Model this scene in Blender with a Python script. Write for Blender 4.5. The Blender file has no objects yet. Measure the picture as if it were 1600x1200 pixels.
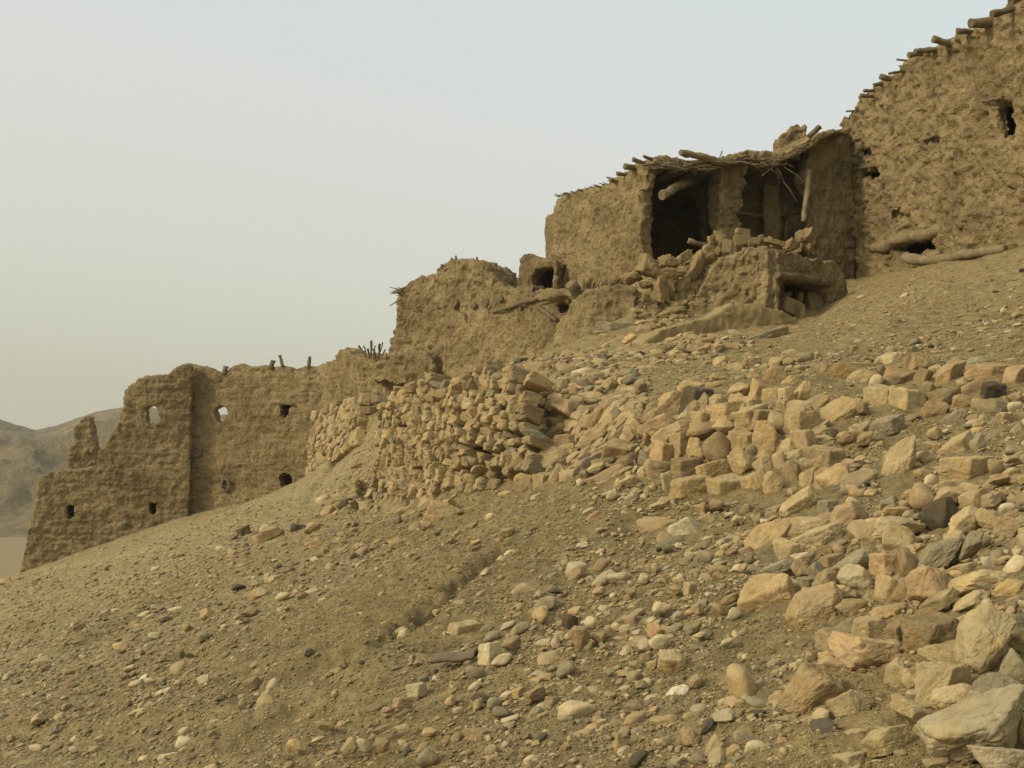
import bpy, bmesh, math, random
import numpy as np
from mathutils import Vector, geometry
random.seed(7); RNG = np.random.default_rng(11)
SC = bpy.context.scene
# ---------------------------------------------------------------- camera
FPX = 1716.0; PITCH = math.atan(100/1716.0); EYE = 1.6
cp, sp = math.cos(PITCH), math.sin(PITCH)
cam = bpy.data.cameras.new("camera"); camo = bpy.data.objects.new("camera", cam)
SC.collection.objects.link(camo); SC.camera = camo
camo.location = (0, 0, EYE); camo.rotation_euler = (math.pi/2 + PITCH, 0, 0)
cam.sensor_width = 36.0; cam.lens = 36.0*FPX/1600.0; cam.clip_start = 0.1; cam.clip_end = 6000
# ---------------------------------------------------------------- world, sun, exposure
SUN_DIR = Vector((-0.82, -0.36, 0.54)).normalized()      # towards the sun
elev = math.asin(SUN_DIR.z); azim = math.atan2(SUN_DIR.x, SUN_DIR.y)
w = bpy.data.worlds.new("World"); SC.world = w; w.use_nodes = True
nt = w.node_tree; nt.nodes.clear()
def N(t, typ, **kw):
    n = t.nodes.new(typ)
    for k, v in kw.items(): setattr(n, k, v)
    return n
out = N(nt, 'ShaderNodeOutputWorld'); bg = N(nt, 'ShaderNodeBackground'); bg2 = N(nt, 'ShaderNodeBackground')
sky = N(nt, 'ShaderNodeTexSky', sky_type='NISHITA', sun_disc=False, sun_elevation=elev, sun_rotation=azim, dust_density=6.0, air_density=1.0)
nt.links.new(sky.outputs[0], bg.inputs[0]); bg.inputs[1].default_value = 0.05
tc = N(nt, 'ShaderNodeTexCoord'); sep = N(nt, 'ShaderNodeSeparateXYZ'); nt.links.new(tc.outputs['Generated'], sep.inputs[0])
ramp = N(nt, 'ShaderNodeValToRGB'); cr = ramp.color_ramp
mul = N(nt, 'ShaderNodeMath', operation='MULTIPLY_ADD'); nt.links.new(sep.outputs[0], mul.inputs[0]); mul.inputs[1].default_value = 0.16
nt.links.new(sep.outputs[2], mul.inputs[2]); nt.links.new(mul.outputs[0], ramp.inputs[0])
cr.elements[0].position = 0.0; cr.elements[0].color = (.50, .49, .385, 1)
cr.elements[1].position = 1.0; cr.elements[1].color = (.86, .83, .73, 1)
for p_, c_ in ((.13, (.575, .565, .465)), (.27, (.615, .61, .54)), (.42, (.60, .635, .585)), (.55, (.68, .70, .64))):
    e = cr.elements.new(p_); e.color = (*c_, 1)
nt.links.new(ramp.outputs[0], bg2.inputs[0]); bg2.inputs[1].default_value = 1.0
addw = N(nt, 'ShaderNodeAddShader'); nt.links.new(bg.outputs[0], addw.inputs[0]); nt.links.new(bg2.outputs[0], addw.inputs[1])
nt.links.new(addw.outputs[0], out.inputs[0])
sl = bpy.data.lights.new("sun", 'SUN'); so = bpy.data.objects.new("sun", sl); SC.collection.objects.link(so)
sl.energy = 2.3; sl.angle = math.radians(9); sl.color = (1.0, .88, .68)
so.rotation_euler = (-SUN_DIR).to_track_quat('-Z', 'Y').to_euler()
SC.view_settings.view_transform = 'Standard'; SC.view_settings.look = 'None'; SC.view_settings.exposure = 0; SC.view_settings.gamma = 1
SC.render.engine = 'CYCLES'; SC.cycles.max_bounces = 5; SC.cycles.volume_bounces = 0; SC.cycles.use_denoising = True

# ---------------------------------------------------------------- maths helpers
def P(u, v, y):
    a = (u-800)/FPX; b = (600-v)/FPX
    dy = cp-b*sp; dz = sp+b*cp; t = y/dy
    return np.array([a*t, y, EYE+dz*t])
def proj(x, y, z):
    zz = z-EYE; f = y*cp+zz*sp; up = -y*sp+zz*cp
    return 800+FPX*x/f, 600-FPX*up/f
PERM = np.random.default_rng(3).permutation(256); PERM = np.concatenate([PERM, PERM, PERM])
G3 = np.random.default_rng(4).normal(size=(256, 3)); G3 /= np.linalg.norm(G3, axis=1)[:, None]; G3 = G3.astype(np.float32)
def pn(p):
    """gradient noise, p (n,3)"""
    ip = np.floor(p).astype(np.int64); f = (p-ip).astype(np.float32); ip &= 255
    u = f*f*f*(f*(f*6-15)+10); r = np.zeros(len(p), np.float32)
    for i in (0, 1):
        wx = u[:, 0] if i else 1-u[:, 0]; a = PERM[ip[:, 0]+i]
        for j in (0, 1):
            wy = wx*(u[:, 1] if j else 1-u[:, 1]); b = PERM[a+ip[:, 1]+j]
            for k in (0, 1):
                g = G3[PERM[b+ip[:, 2]+k] & 255]
                d = g[:, 0]*(f[:, 0]-i)+g[:, 1]*(f[:, 1]-j)+g[:, 2]*(f[:, 2]-k)
                r += wy*(u[:, 2] if k else 1-u[:, 2])*d
    return r*1.6
def fbm(p, s, octs=4, gain=.5):
    r = 0; a = 1.0
    for o in range(octs):
        r = r+a*pn(p/s+o*17.3); s = s/2.03; a *= gain
    return r
def mesh_obj(name, V, tris, mat, parent=None, cols=None, smooth=True, quads=None, origin=None, link=True):
    V = np.asarray(V, np.float32)
    if origin is not None: V = V-np.asarray(origin, np.float32)
    me = bpy.data.meshes.new(name); me.vertices.add(len(V)); me.vertices.foreach_set('co', V.ravel())
    F = []; sizes = []
    if tris is not None and len(tris): F.append(np.asarray(tris, np.int32).ravel()); sizes.append(np.full(len(tris), 3, np.int32))
    if quads is not None and len(quads): F.append(np.asarray(quads, np.int32).ravel()); sizes.append(np.full(len(quads), 4, np.int32))
    li = np.concatenate(F); sz = np.concatenate(sizes)
    me.loops.add(len(li)); me.loops.foreach_set('vertex_index', li)
    me.polygons.add(len(sz)); st = np.concatenate([[0], np.cumsum(sz)[:-1]]).astype(np.int32)
    me.polygons.foreach_set('loop_start', st)
    me.update(calc_edges=True); me.polygons.foreach_set('use_smooth', np.full(len(sz), smooth))
    if cols is not None:
        ca = me.color_attributes.new('tint', 'FLOAT_COLOR', 'POINT')
        c4 = np.ones((len(V), 4), np.float32); c4[:, :3] = cols; ca.data.foreach_set('color', c4.ravel())
    me.materials.append(mat)
    o = bpy.data.objects.new(name, me); SC.collection.objects.link(o)
    if parent is not None: o.parent = parent
    if origin is not None:
        po = np.array(parent.location) if parent is not None else 0
        o.location = np.asarray(origin)-po
    elif parent is not None:
        o.location = -np.array(parent.location)
    return o
def thing(name, label, cat, loc, group=None):
    o = bpy.data.objects.new(name, None); SC.collection.objects.link(o); o.location = loc
    o['label'] = label; o['category'] = cat
    if group: o['group'] = group
    return o
def tag(o, label, cat, group=None):
    o['label'] = label; o['category'] = cat
    if group: o['group'] = group
    return o

# ---------------------------------------------------------------- materials
def stone_like(name, base, attr=False, mott=.25, bump=.5, bscale=30., rough=.95, tint2=None, strat=0.0, pits=0.0, patch=0.0):
    m = bpy.data.materials.new(name); m.use_nodes = True; t = m.node_tree; bs = t.nodes['Principled BSDF']
    bs.inputs['Roughness'].default_value = rough; bs.inputs['Specular IOR Level'].default_value = .15
    g = N(t, 'ShaderNodeNewGeometry')
    n1 = N(t, 'ShaderNodeTexNoise'); n1.inputs['Scale'].default_value = bscale*.22; n1.inputs['Detail'].default_value = 8; n1.inputs['Roughness'].default_value = .65
    n2 = N(t, 'ShaderNodeTexNoise'); n2.inputs['Scale'].default_value = bscale; n2.inputs['Detail'].default_value = 6; n2.inputs['Roughness'].default_value = .7
    for n_ in (n1, n2): t.links.new(g.outputs['Position'], n_.inputs['Vector'])
    if attr:
        c = N(t, 'ShaderNodeAttribute', attribute_name='tint'); src = c.outputs['Color']
    else:
        c = N(t, 'ShaderNodeRGB'); c.outputs[0].default_value = (*base, 1); src = c.outputs[0]
    mr = N(t, 'ShaderNodeMapRange'); t.links.new(n1.outputs['Fac'], mr.inputs[0])
    mr.inputs[1].default_value = .3; mr.inputs[2].default_value = .7; mr.inputs[3].default_value = 1-mott; mr.inputs[4].default_value = 1+mott
    vm = N(t, 'ShaderNodeVectorMath', operation='SCALE'); t.links.new(src, vm.inputs[0]); t.links.new(mr.outputs[0], vm.inputs['Scale'])
    mr2 = N(t, 'ShaderNodeMapRange'); t.links.new(n2.outputs['Fac'], mr2.inputs[0])
    mr2.inputs[1].default_value = .3; mr2.inputs[2].default_value = .7; mr2.inputs[3].default_value = 1-mott*.8; mr2.inputs[4].default_value = 1+mott*.8
    vm2 = N(t, 'ShaderNodeVectorMath', operation='SCALE'); t.links.new(vm.outputs[0], vm2.inputs[0]); t.links.new(mr2.outputs[0], vm2.inputs['Scale'])
    last = vm2.outputs[0]
    if tint2 is not None:
        n3 = N(t, 'ShaderNodeTexNoise'); n3.inputs['Scale'].default_value = patch or 1.2; n3.inputs['Detail'].default_value = 5
        t.links.new(g.outputs['Position'], n3.inputs['Vector'])
        mr3 = N(t, 'ShaderNodeMapRange'); t.links.new(n3.outputs['Fac'], mr3.inputs[0]); mr3.inputs[1].default_value = .42; mr3.inputs[2].default_value = .62
        mr3.clamp = True
        mx = N(t, 'ShaderNodeMix', data_type='RGBA', blend_type='MULTIPLY'); t.links.new(mr3.outputs[0], mx.inputs['Factor'])
        t.links.new(last, mx.inputs[6]); mx.inputs[7].default_value = (*tint2, 1); last = mx.outputs[2]
    t.links.new(last, bs.inputs['Base Color'])
    h = n2.outputs['Fac']
    if strat:
        mp = N(t, 'ShaderNodeMapping'); mp.inputs['Scale'].default_value = (1.2, 1.2, 9)
        t.links.new(g.outputs['Position'], mp.inputs[0])
        n4 = N(t, 'ShaderNodeTexNoise'); n4.inputs['Scale'].default_value = 2.2; n4.inputs['Detail'].default_value = 5; t.links.new(mp.outputs[0], n4.inputs['Vector'])
        ad = N(t, 'ShaderNodeMath', operation='MULTIPLY_ADD'); t.links.new(n4.outputs['Fac'], ad.inputs[0]); ad.inputs[1].default_value = strat; t.links.new(h, ad.inputs[2]); h = ad.outputs[0]
    if pits:
        vo = N(t, 'ShaderNodeTexNoise'); vo.inputs['Scale'].default_value = 11; vo.inputs['Detail'].default_value = 2
        t.links.new(g.outputs['Position'], vo.inputs['Vector'])
        mr5 = N(t, 'ShaderNodeMapRange'); t.links.new(vo.outputs['Fac'], mr5.inputs[0]); mr5.inputs[1].default_value = .28; mr5.inputs[2].default_value = .42
        ad2 = N(t, 'ShaderNodeMath', operation='MULTIPLY_ADD'); t.links.new(mr5.outputs[0], ad2.inputs[0]); ad2.inputs[1].default_value = pits; t.links.new(h, ad2.inputs[2]); h = ad2.outputs[0]
    bp = N(t, 'ShaderNodeBump'); bp.inputs['Strength'].default_value = bump; bp.inputs['Distance'].default_value = 1.2/bscale
    t.links.new(h, bp.inputs['Height']); t.links.new(bp.outputs[0], bs.inputs['Normal'])
    return m
M_STONE = stone_like('stone', None, attr=True, mott=.20, bump=.45, bscale=38)
M_PEB = stone_like('pebble', None, attr=True, mott=.16, bump=.3, bscale=60)
M_MUD = stone_like('mud_plaster', (.268, .203, .098), mott=.28, bump=.8, bscale=15, tint2=(.74, .73, .70), strat=.5, pits=.8, patch=.9)
M_MUD2 = stone_like('mud_lump', (.27, .20, .088), mott=.18, bump=.6, bscale=20, tint2=(.82, .82, .85), patch=2.5)
M_MUDP = stone_like('smooth_mud_render', (.27, .205, .095), mott=.10, bump=.4, bscale=14, tint2=(.86, .86, .86), patch=1.5)
M_GROUND = stone_like('dusty_earth', None, attr=True, mott=.42, bump=1.0, bscale=34)
M_WOOD = stone_like('weathered_wood', (.165, .128, .07), mott=.4, bump=.9, bscale=34)
M_WOODL = stone_like('bleached_wood', (.205, .160, .085), mott=.35, bump=.5, bscale=30)
M_TWIG = stone_like('dry_reed', (.20, .155, .085), mott=.3, bump=.3, bscale=40)
M_HILL = stone_like('hill_rock', (.215, .172, .088), mott=.38, bump=1.0, bscale=.6, tint2=(.80, .84, .92), patch=.03)
M_TILE = stone_like('fired_clay', (.155, .12, .075), mott=.12, bump=.3, bscale=40)
M_BRICK = stone_like('mud_brick', (.25, .19, .092), mott=.15, bump=.45, bscale=26)

# ---------------------------------------------------------------- terrain base surface
def plane_y(u, v):
    X = (u-800)/FPX; Z = (700-v)/FPX; d = .348*X+.0854-Z
    return 1.6/d
pts = []; cons = []
def addp(p): pts.append((float(p[0]), float(p[1]), float(p[2]))); return len(pts)-1
def chain(lst):
    ids = [addp(P(*q)) for q in lst]; cons.extend((ids[i], ids[i+1]) for i in range(len(ids)-1)); return ids
for vv in (900, 1000, 1100, 1250, 1600, 2600):
    for uu in range(-500, 2200, 180):
        if vv == 900 and uu > 1500: pass
        addp(P(uu, vv, plane_y(uu, vv)))
for uu, vv in ((500, 860), (640, 850), (800, 850), (950, 840), (1400, 800), (1600, 800), (1800, 780), (1350, 740), (1450, 720), (1600, 700), (1850, 650), (300, 860), (100, 910),
               (560, 810), (1000, 800), (1150, 820), (1280, 800)):
    addp(P(uu, vv, plane_y(uu, vv)))
# ruin base and break into valley
chain([(-300, 985, 38), (0, 905, 36.6), (40, 890, 35.6), (160, 850, 36), (295, 802, 36.3), (380, 786, 35.8), (440, 786, 35.2), (478, 770, 34.6)])
chain([(-300, 1000, 40), (0, 915, 38.6), (160, 860, 39), (300, 810, 39.5), (470, 770, 39)])
# sand tongue and left part of the retaining wall (B)
for q in ((484, 768, 32.6), (500, 764, 33.6), (486, 772, 31.8)): addp(P(*q))
chain([(487, 754, 31), (530, 720, 29), (566, 692, 27)])
chain([(498, 655, 31.5), (545, 637, 29.7), (574, 630, 27.8)])
chain([(590, 745, 21.5), (585, 790, 18.5)]); addp(P(600, 700, 24)); addp(P(530, 770, 24)); addp(P(470, 800, 25))
# main retaining wall (A): foot and top
WA_foot = [(606, 798, 16.4), (640, 806, 15.5), (700, 792, 14.0), (780, 772, 12.8), (860, 756, 12.0), (915, 738, 11.6)]
WA_top = [(608, 632, 17.1), (640, 620, 16.2), (700, 600, 14.7), (790, 574, 13.5), (850, 590, 12.9), (905, 640, 12.3)]
chain(WA_foot)
def back(lst, d, dz=0.):      # the same line moved back by d metres at the same height
    ids = []
    for q in lst: p_ = P(*q); ids.append(addp((p_[0]+d*.25, p_[1]+d, p_[2]+dz)))
    cons.extend((ids[i], ids[i+1]) for i in range(len(ids)-1))
back(WA_foot, .28, .02); back(WA_top, .45, -.05)
for q in ((600, 625, 20.5), (640, 615, 20.5), (700, 598, 18.5), (790, 570, 17), (850, 575, 15.3), (920, 600, 14)): addp(P(*q))
addp(P(950, 700, 11.2)); addp(P(960, 650, 12)); addp(P(985, 720, 10.4)); addp(P(930, 620, 13.2))
# bases of mud houses
chain([(505, 652, 31.9), (562, 634, 29.3), (620, 614, 28), (690, 602, 25.3), (760, 586, 24), (830, 566, 23), (905, 545, 22.0)])
chain([(600, 622, 29.6), (690, 608, 26.6), (830, 572, 24.2), (905, 552, 23.2)])
for q in ((850, 560, 19), (950, 548, 17.8)): addp(P(*q))
# parapet line
chain([(1000, 556, 17.6), (1100, 532, 18.0), (1240, 516, 18.8), (1280, 508, 19.6), (1312, 470, 20.6)])
for q in ((1230, 508, 19.9), (1262, 506, 20.6)): addp(P(*q))
chain([(1000, 530, 18.9), (1100, 508, 19.2), (1200, 495, 19.5)])
for q in ((925, 525, 20.4), (990, 508, 20.2), (1100, 500, 19.9), (1190, 500, 19.9)): addp(P(*q))
# rubble slope up to the upper house floor
for q in ((1000, 470, 21), (1050, 440, 21.6), (1010, 408, 23.2), (1100, 402, 23.2), (920, 462, 22.8), (960, 450, 22.8),
          (1150, 392, 22.0), (1190, 388, 22.3), (1110, 410, 21.9), (1010, 508, 21.0), (935, 520, 21.9)): addp(P(*q))
# level ground in front of and inside the brick-filled niche
chain([(1070, 505, 21.1), (1140, 503, 21.0), (1215, 506, 20.9), (1250, 503, 22.2), (1300, 492, 22.6)])
zk = P(1250, 503, 22.2)[2]
for q in ((1205, 22.9), (1240, 23.2), (1300, 23.6)):
    pp = P(q[0], 450, q[1]); addp((pp[0], pp[1], zk+.1))
for q in ((1200, 386, 23.9), (1240, 394, 24.4), (1300, 446, 24.6), (1305, 460, 23.9)): addp(P(*q))
zf = P(1100, 402, 23.2)[2]
for xx, yy in ((2.9, 25), (4.5, 25), (6.6, 25.5), (3, 28), (5, 28), (7.2, 28)): addp((xx, yy, zf+.1))
# behind houses
zE = P(800, 455, 23.5)[2]
for q in ((-5.5, 34, 1.5), (-3.5, 31, 2.6), (-2, 29, 3.6), (0, 27.5, 4.6), (0, 32, 4.2), (3, 32, 4.5), (7, 31, 5), (-1.2, 27.2, 4.3), (0.9, 25.6, 4.6)): addp(q)
# front wall foot / top, sandy slope above
WF_foot = [(985, 735, 10.0), (1012, 752, 9.6), (1060, 782, 9.0), (1150, 794, 8.4), (1225, 796, 8.0), (1290, 780, 7.9), (1320, 745, 8.1)]
WF_top = [(990, 655, 10.6), (1030, 632, 10.5), (1080, 618, 10.2), (1140, 606, 9.8), (1230, 612, 9.3), (1290, 650, 8.9), (1330, 690, 8.6)]
chain(WF_foot); back(WF_foot, .16, .02); back(WF_top, .22, -.02)
for q in ((1000, 612, 13), (1100, 585, 13), (1200, 578, 13), (1300, 585, 12.4), (1400, 575, 12), (1500, 568, 11.4), (1620, 565, 10.4), (1850, 540, 9.4),
          (1000, 585, 15.5), (1100, 558, 15.7), (1250, 535, 16.5), (1400, 510, 16.5), (1600, 480, 13.6), (1850, 440, 12), (1300, 520, 17.5),
          (1360, 640, 9.6), (1460, 640, 9.0), (1560, 645, 8.4), (1360, 690, 8.5), (1480, 690, 7.8), (1380, 600, 10.8), (1480, 590, 10.4), (1300, 620, 10.2)): addp(P(*q))
# bank under the tall house
chain([(1326, 454, 25.2), (1345, 440, 25.3), (1390, 420, 24.3), (1430, 408, 23.2), (1500, 398, 21.6), (1600, 381, 19.3), (1760, 350, 17.0), (1950, 300, 15)])
for q in ((1345, 446, 21.8), (1440, 440, 20), (1520, 425, 18.5), (1600, 425, 16.6)): addp(P(*q))
for q in ((14, 26, 6.5), (22, 22, 8), (22, 8, 8.3), (22, -4, 7.3), (22, 40, 8.5), (10, 40, 4.5), (3, 44, 2), (-6, 44, -2.2), (-14, 46, -5), (-30, 44, -9), (22, 62, 5), (8, 62, 0), (-4, 62, -9), (-30, 62, -14), (-16, 62, -14),
          (-30, -4, -10.7), (-30, 15, -9.1), (-30, 30, -7.8), (-8, -4, -3.1), (0, -4, -.34), (8, -4, 2.4), (15, -4, 4.9), (-12, 20, -2.6), (-18, 25, -4.2), (-14, 12, -3.9), (14, 4, 5.2), (14, 12, 5.9)): addp(q)
res = geometry.delaunay_2d_cdt([Vector(p[:2]) for p in pts], cons, [], 0, 1e-4)
cv = np.array([list(v) for v in res[0]]); orig = res[3]
pz = np.array([p[2] for p in pts]); cz = np.zeros(len(cv))
pxy = np.array(pts)[:, :2]
for i, o in enumerate(orig):
    if o: cz[i] = pz[o[0]]
    else:
        d = np.hypot(*(pxy-cv[i]).T); k = np.argsort(d)[:4]; wgt = 1/(d[k]+1e-3); cz[i] = (pz[k]*wgt).sum()/wgt.sum()
RS = .06; RX0, RY0 = -30., -4.; NX = int(52/RS)+1; NY = int(66/RS)+1
H = np.full((NY, NX), np.nan)
for f in res[2]:
    if len(f) != 3: continue
    a, b, c = cv[list(f)]; za, zb, zc = cz[list(f)]
    i0 = max(0, int((min(a[0], b[0], c[0])-RX0)/RS)); i1 = min(NX-1, int((max(a[0], b[0], c[0])-RX0)/RS)+1)
    j0 = max(0, int((min(a[1], b[1], c[1])-RY0)/RS)); j1 = min(NY-1, int((max(a[1], b[1], c[1])-RY0)/RS)+1)
    if i1 < i0 or j1 < j0: continue
    gx, gy = np.meshgrid(RX0+np.arange(i0, i1+1)*RS, RY0+np.arange(j0, j1+1)*RS)
    det = (b[1]-c[1])*(a[0]-c[0])+(c[0]-b[0])*(a[1]-c[1])
    if abs(det) < 1e-9: continue
    l1 = ((b[1]-c[1])*(gx-c[0])+(c[0]-b[0])*(gy-c[1]))/det; l2 = ((c[1]-a[1])*(gx-c[0])+(a[0]-c[0])*(gy-c[1]))/det; l3 = 1-l1-l2
    m = (l1 >= -1e-6) & (l2 >= -1e-6) & (l3 >= -1e-6)
    sub = H[j0:j1+1, i0:i1+1]; sub[m] = (l1*za+l2*zb+l3*zc)[m]
gx, gy = np.meshgrid(RX0+np.arange(NX)*RS, RY0+np.arange(NY)*RS)
bad = np.isnan(H); H[bad] = (.348*gx+.0854*gy)[bad]
def blur(A, r):
    for ax in (0, 1):
        pad = [(0, 0), (0, 0)]; pad[ax] = (r+1, r); c = np.cumsum(np.pad(A, pad, mode='edge'), axis=ax)
        A = (np.take(c, np.arange(2*r+1, c.shape[ax]), ax)-np.take(c, np.arange(0, c.shape[ax]-2*r-1), ax))/(2*r+1)
    return A
Hs = blur(blur(H, 2), 1); Hf = blur(blur(H, 10), 8)
# keep walls crisp, smooth elsewhere
gr = np.hypot(*np.gradient(Hs, RS)); wgt = np.clip((blur(gr, 3)-.5)/.3, 0, 1); H = Hf*(1-wgt)+Hs*wgt
def hb(x, y):
    fx = np.clip((x-RX0)/RS, 0, NX-1.001); fy = np.clip((y-RY0)/RS, 0, NY-1.001)
    i = fx.astype(int); j = fy.astype(int); a = fx-i; b = fy-j
    return H[j, i]*(1-a)*(1-b)+H[j, i+1]*a*(1-b)+H[j+1, i]*(1-a)*b+H[j+1, i+1]*a*b
YS = np.geomspace(2.2, 60, 1500)
def cast(u, v):
    """pixel rays -> distance y on the base terrain"""
    u = np.atleast_1d(np.asarray(u, float)); v = np.atleast_1d(np.asarray(v, float)); outy = np.full(len(u), np.nan)
    for s in range(0, len(u), 4000):
        a = (u[s:s+4000]-800)/FPX; b = (600-v[s:s+4000])/FPX; dy = cp-b*sp; dz = sp+b*cp
        X = (a/dy)[:, None]*YS; Z = EYE+(dz/dy)[:, None]*YS
        hit = Z < hb(X, np.broadcast_to(YS, X.shape)); k = hit.argmax(1); ok = hit.any(1)
        outy[s:s+4000] = np.where(ok, YS[k], np.nan)
    return outy
# gullies and low ridges drawn on the slope
def polyline_field(x, y, line, half):
    d = np.full(x.shape, 1e9)
    for (a, b) in zip(line[:-1], line[1:]):
        ab = b-a; t = np.clip(((x-a[0])*ab[0]+(y-a[1])*ab[1])/(ab@ab), 0, 1)
        d = np.minimum(d, np.hypot(x-a[0]-t*ab[0], y-a[1]-t*ab[1]))
    return np.exp(-(d/half)**2)
def pxline(lst):
    r = []
    for (uu, vv) in lst:
        yy = cast([uu], [vv])[0]; r.append(P(uu, vv, yy)[:2])
    return r
GULLY = pxline([(800, 868), (760, 895), (715, 930), (690, 955), (640, 1000), (575, 1040), (480, 1060)])
GULLY2 = pxline([(300, 905), (230, 950), (120, 1010)])
RIDGE = pxline([(900, 845), (800, 905), (700, 975)])
HUMP = pxline([(1490, 470), (1440, 500), (1380, 520)])
STEPS = [pxline(l) for l in ([(560, 1075), (430, 1110), (330, 1165)], [(300, 1000), (420, 1060), (560, 1050)], [(0, 1130), (150, 1150), (300, 1120)], [(60, 890), (200, 868), (300, 850)])]
def detail(x, y, z):
    p = np.stack([x, y, np.zeros_like(x)], 1)
    d = .05*fbm(p, 1.6, 2)+.028*fbm(p+5, .45, 3)
    far = y > 60
    n = fbm(p+9, .14, 3, .65); d = d+.014*n+.011*np.abs(fbm(p+3, .045, 2, .7))+.012*np.clip(fbm(p+7, .07, 2)-.25, 0, 1)
    cl = np.clip(fbm(p+31, .9, 2)*1.5, 0, 1); d = d+cl*.03*np.clip(fbm(p+2, .16, 2), 0, 1)
    d -= .30*polyline_field(x, y, GULLY, .15)*(.7+.6*pn(p/.3)+.3*pn(p/.1)); d += .10*polyline_field(x+.1, y-.22, GULLY, .22); d += .05*polyline_field(x-.1, y+.3, GULLY, .2)
    d -= .12*polyline_field(x, y, GULLY2, .2); d += .10*polyline_field(x, y, RIDGE, .5); d += .16*polyline_field(x, y, HUMP, .5)
    for s_ in STEPS: d += .05*polyline_field(x, y, s_, .25)-.06*polyline_field(x, y+.3, s_, .12)
    # wind ripples of washed soil running down the slope
    q = np.stack([(x*.94+y*.33)/.9, (y*.94-x*.33)/.14, np.zeros_like(x)], 1); d += .018*pn(q)
    return np.where(far, .3*fbm(p, 30., 3), d)
# ---------------------------------------------------------------- ground sheet
dense = np.linspace(-.60, .60, 860); side = np.linspace(.61, 1.6, 60)
XC = np.concatenate([-side[::-1], dense, side])
rows = np.concatenate([np.geomspace(.35, 4.9, 60)[:-1], np.geomspace(4.9, 46, 900)[:-1], np.geomspace(46, 2500, 70)])
yy = rows-2.0
Xg = XC[None, :]*rows[:, None]; Yg = np.repeat(yy[:, None], len(XC), 1)
x = Xg.ravel(); y = Yg.ravel(); z = hb(x, y)
far = np.clip((y-58)/14, 0, 1); z = z*(1-far)+(-14)*far
zd = z+detail(x, y, z)*np.where(y > 60, .4, 1)
nr, nc = len(yy), len(XC); idx = np.arange(nr*nc).reshape(nr, nc)
quads = np.stack([idx[:-1, :-1], idx[:-1, 1:], idx[1:, 1:], idx[1:, :-1]], -1).reshape(-1, 4)
# soil colour: brown earth, greyer stony patches low on the left, paler sand in the pockets
uu, vv = proj(x, np.maximum(y, 1), z)
p = np.stack([x, y, z*0], 1)
brown = np.array([.222, .167, .072]); grey = np.array([.270, .225, .115]); sand = np.array([.295, .222, .100])
f1 = np.clip(.5+.9*fbm(p, 2.5, 3), 0, 1); f1 = f1*.45
lf = np.clip((-x-1)/5, 0, 1)*.5; f1 = np.clip(f1+lf, 0, 1)
col = brown*(1-f1[:, None])+grey*f1[:, None]
sp_c = np.zeros(len(x))
for (a_, b_, r_) in ((1365, 1085, .45), (1420, 1160, .4), (1370, 935, .35), (1480, 880, .3), (1330, 1150, .4), (1440, 1010, .3)):
    yc = cast([a_], [b_])[0]; c = P(a_, b_, yc); sp_c = np.maximum(sp_c, np.exp(-((x-c[0])**2+(y-c[1])**2)/r_**2))
up = np.clip((y-12)/6, 0, 1)*.35*(y < 60); sp_c = np.clip(np.maximum(sp_c, up)+.25*fbm(p+4, 1.1, 2)*up, 0, 1)
col = col*(1-sp_c[:, None])+sand*sp_c[:, None]
vfar = np.clip((y-60)/20, 0, 1)[:, None]; col = col*(1-vfar)+np.array([.235, .19, .10])*vfar
ground = mesh_obj('ground', np.stack([x, y, zd], 1), None, M_GROUND, cols=col, quads=quads); ground['kind'] = 'structure'
# patch of ground behind and beside the viewer
xs = np.linspace(-30, 30, 60); ys = np.linspace(-30, -1.6, 30); bx, by = np.meshgrid(xs, ys)
bz = .348*bx+.0854*by-.05; ii = np.arange(bx.size).reshape(bx.shape)
o = mesh_obj('ground_behind', np.stack([bx.ravel(), by.ravel(), bz.ravel()], 1), None, M_GROUND, cols=np.tile(brown, (bx.size, 1)),
             quads=np.stack([ii[:-1, :-1], ii[:-1, 1:], ii[1:, 1:], ii[1:, :-1]], -1).reshape(-1, 4)); o['kind'] = 'structure'
# ---------------------------------------------------------------- hills across the valley
def hills():
    xs = np.linspace(-.62, .35, 520); ys = np.geomspace(150, 700, 300)
    X, Y = xs[None, :]*ys[:, None], np.repeat(ys[:, None], len(xs), 1)
    x, y = X.ravel(), Y.ravel(); u = 800+FPX*x/y*1.0
    p = np.stack([x, y, x*0], 1)
    def ss(a, b, t): t = np.clip((t-a)/(b-a), 0, 1); return t*t*(3-2*t)
    crest_v = np.interp(u, [-260, -120, 0, 25, 58, 90, 140, 190, 240, 300, 380, 600], [560, 610, 652, 660, 669, 662, 642, 634, 633, 640, 648, 660])
    crest_far = (700-crest_v)/FPX*440+EYE
    near_v = np.interp(u, [-260, 0, 60, 110, 180, 260, 400], [650, 690, 683, 688, 672, 690, 700])
    crest_near = (700-near_v)/FPX*270+EYE
    gul = np.abs(fbm(p+2, 34, 4)); gul2 = np.abs(fbm(p+8, 11, 4))
    hn = ss(186, 270, y)**1.1*(crest_near+14)*(1-ss(275, 330, y)*.75); hf = ss(290, 440, y)*(crest_far+14)*(1-ss(450, 650, y)*.7)
    z = -14.5+np.maximum(hn, hf)
    k = np.clip((z+12)/12, 0, 1); z = z-k*(gul*11*(1-ss(225, 268, y)*.6*(y < 330))*np.where(y > 400, .12, 1))-k*gul2*3.6*np.where(y > 400, .3, 1)
    z = z+1.1*fbm(p+77, 26, 3)*(1-ss(230, 300, y)); z = np.where(y < 172, z-3*(172-y)/20, z)
    i = np.arange(len(x)).reshape(len(ys), len(xs))
    o = mesh_obj('hills', np.stack([x, y, z], 1), None, M_HILL, quads=np.stack([i[:-1, :-1], i[:-1, 1:], i[1:, 1:], i[1:, :-1]], -1).reshape(-1, 4))
    o['kind'] = 'structure'
hills()

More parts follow.
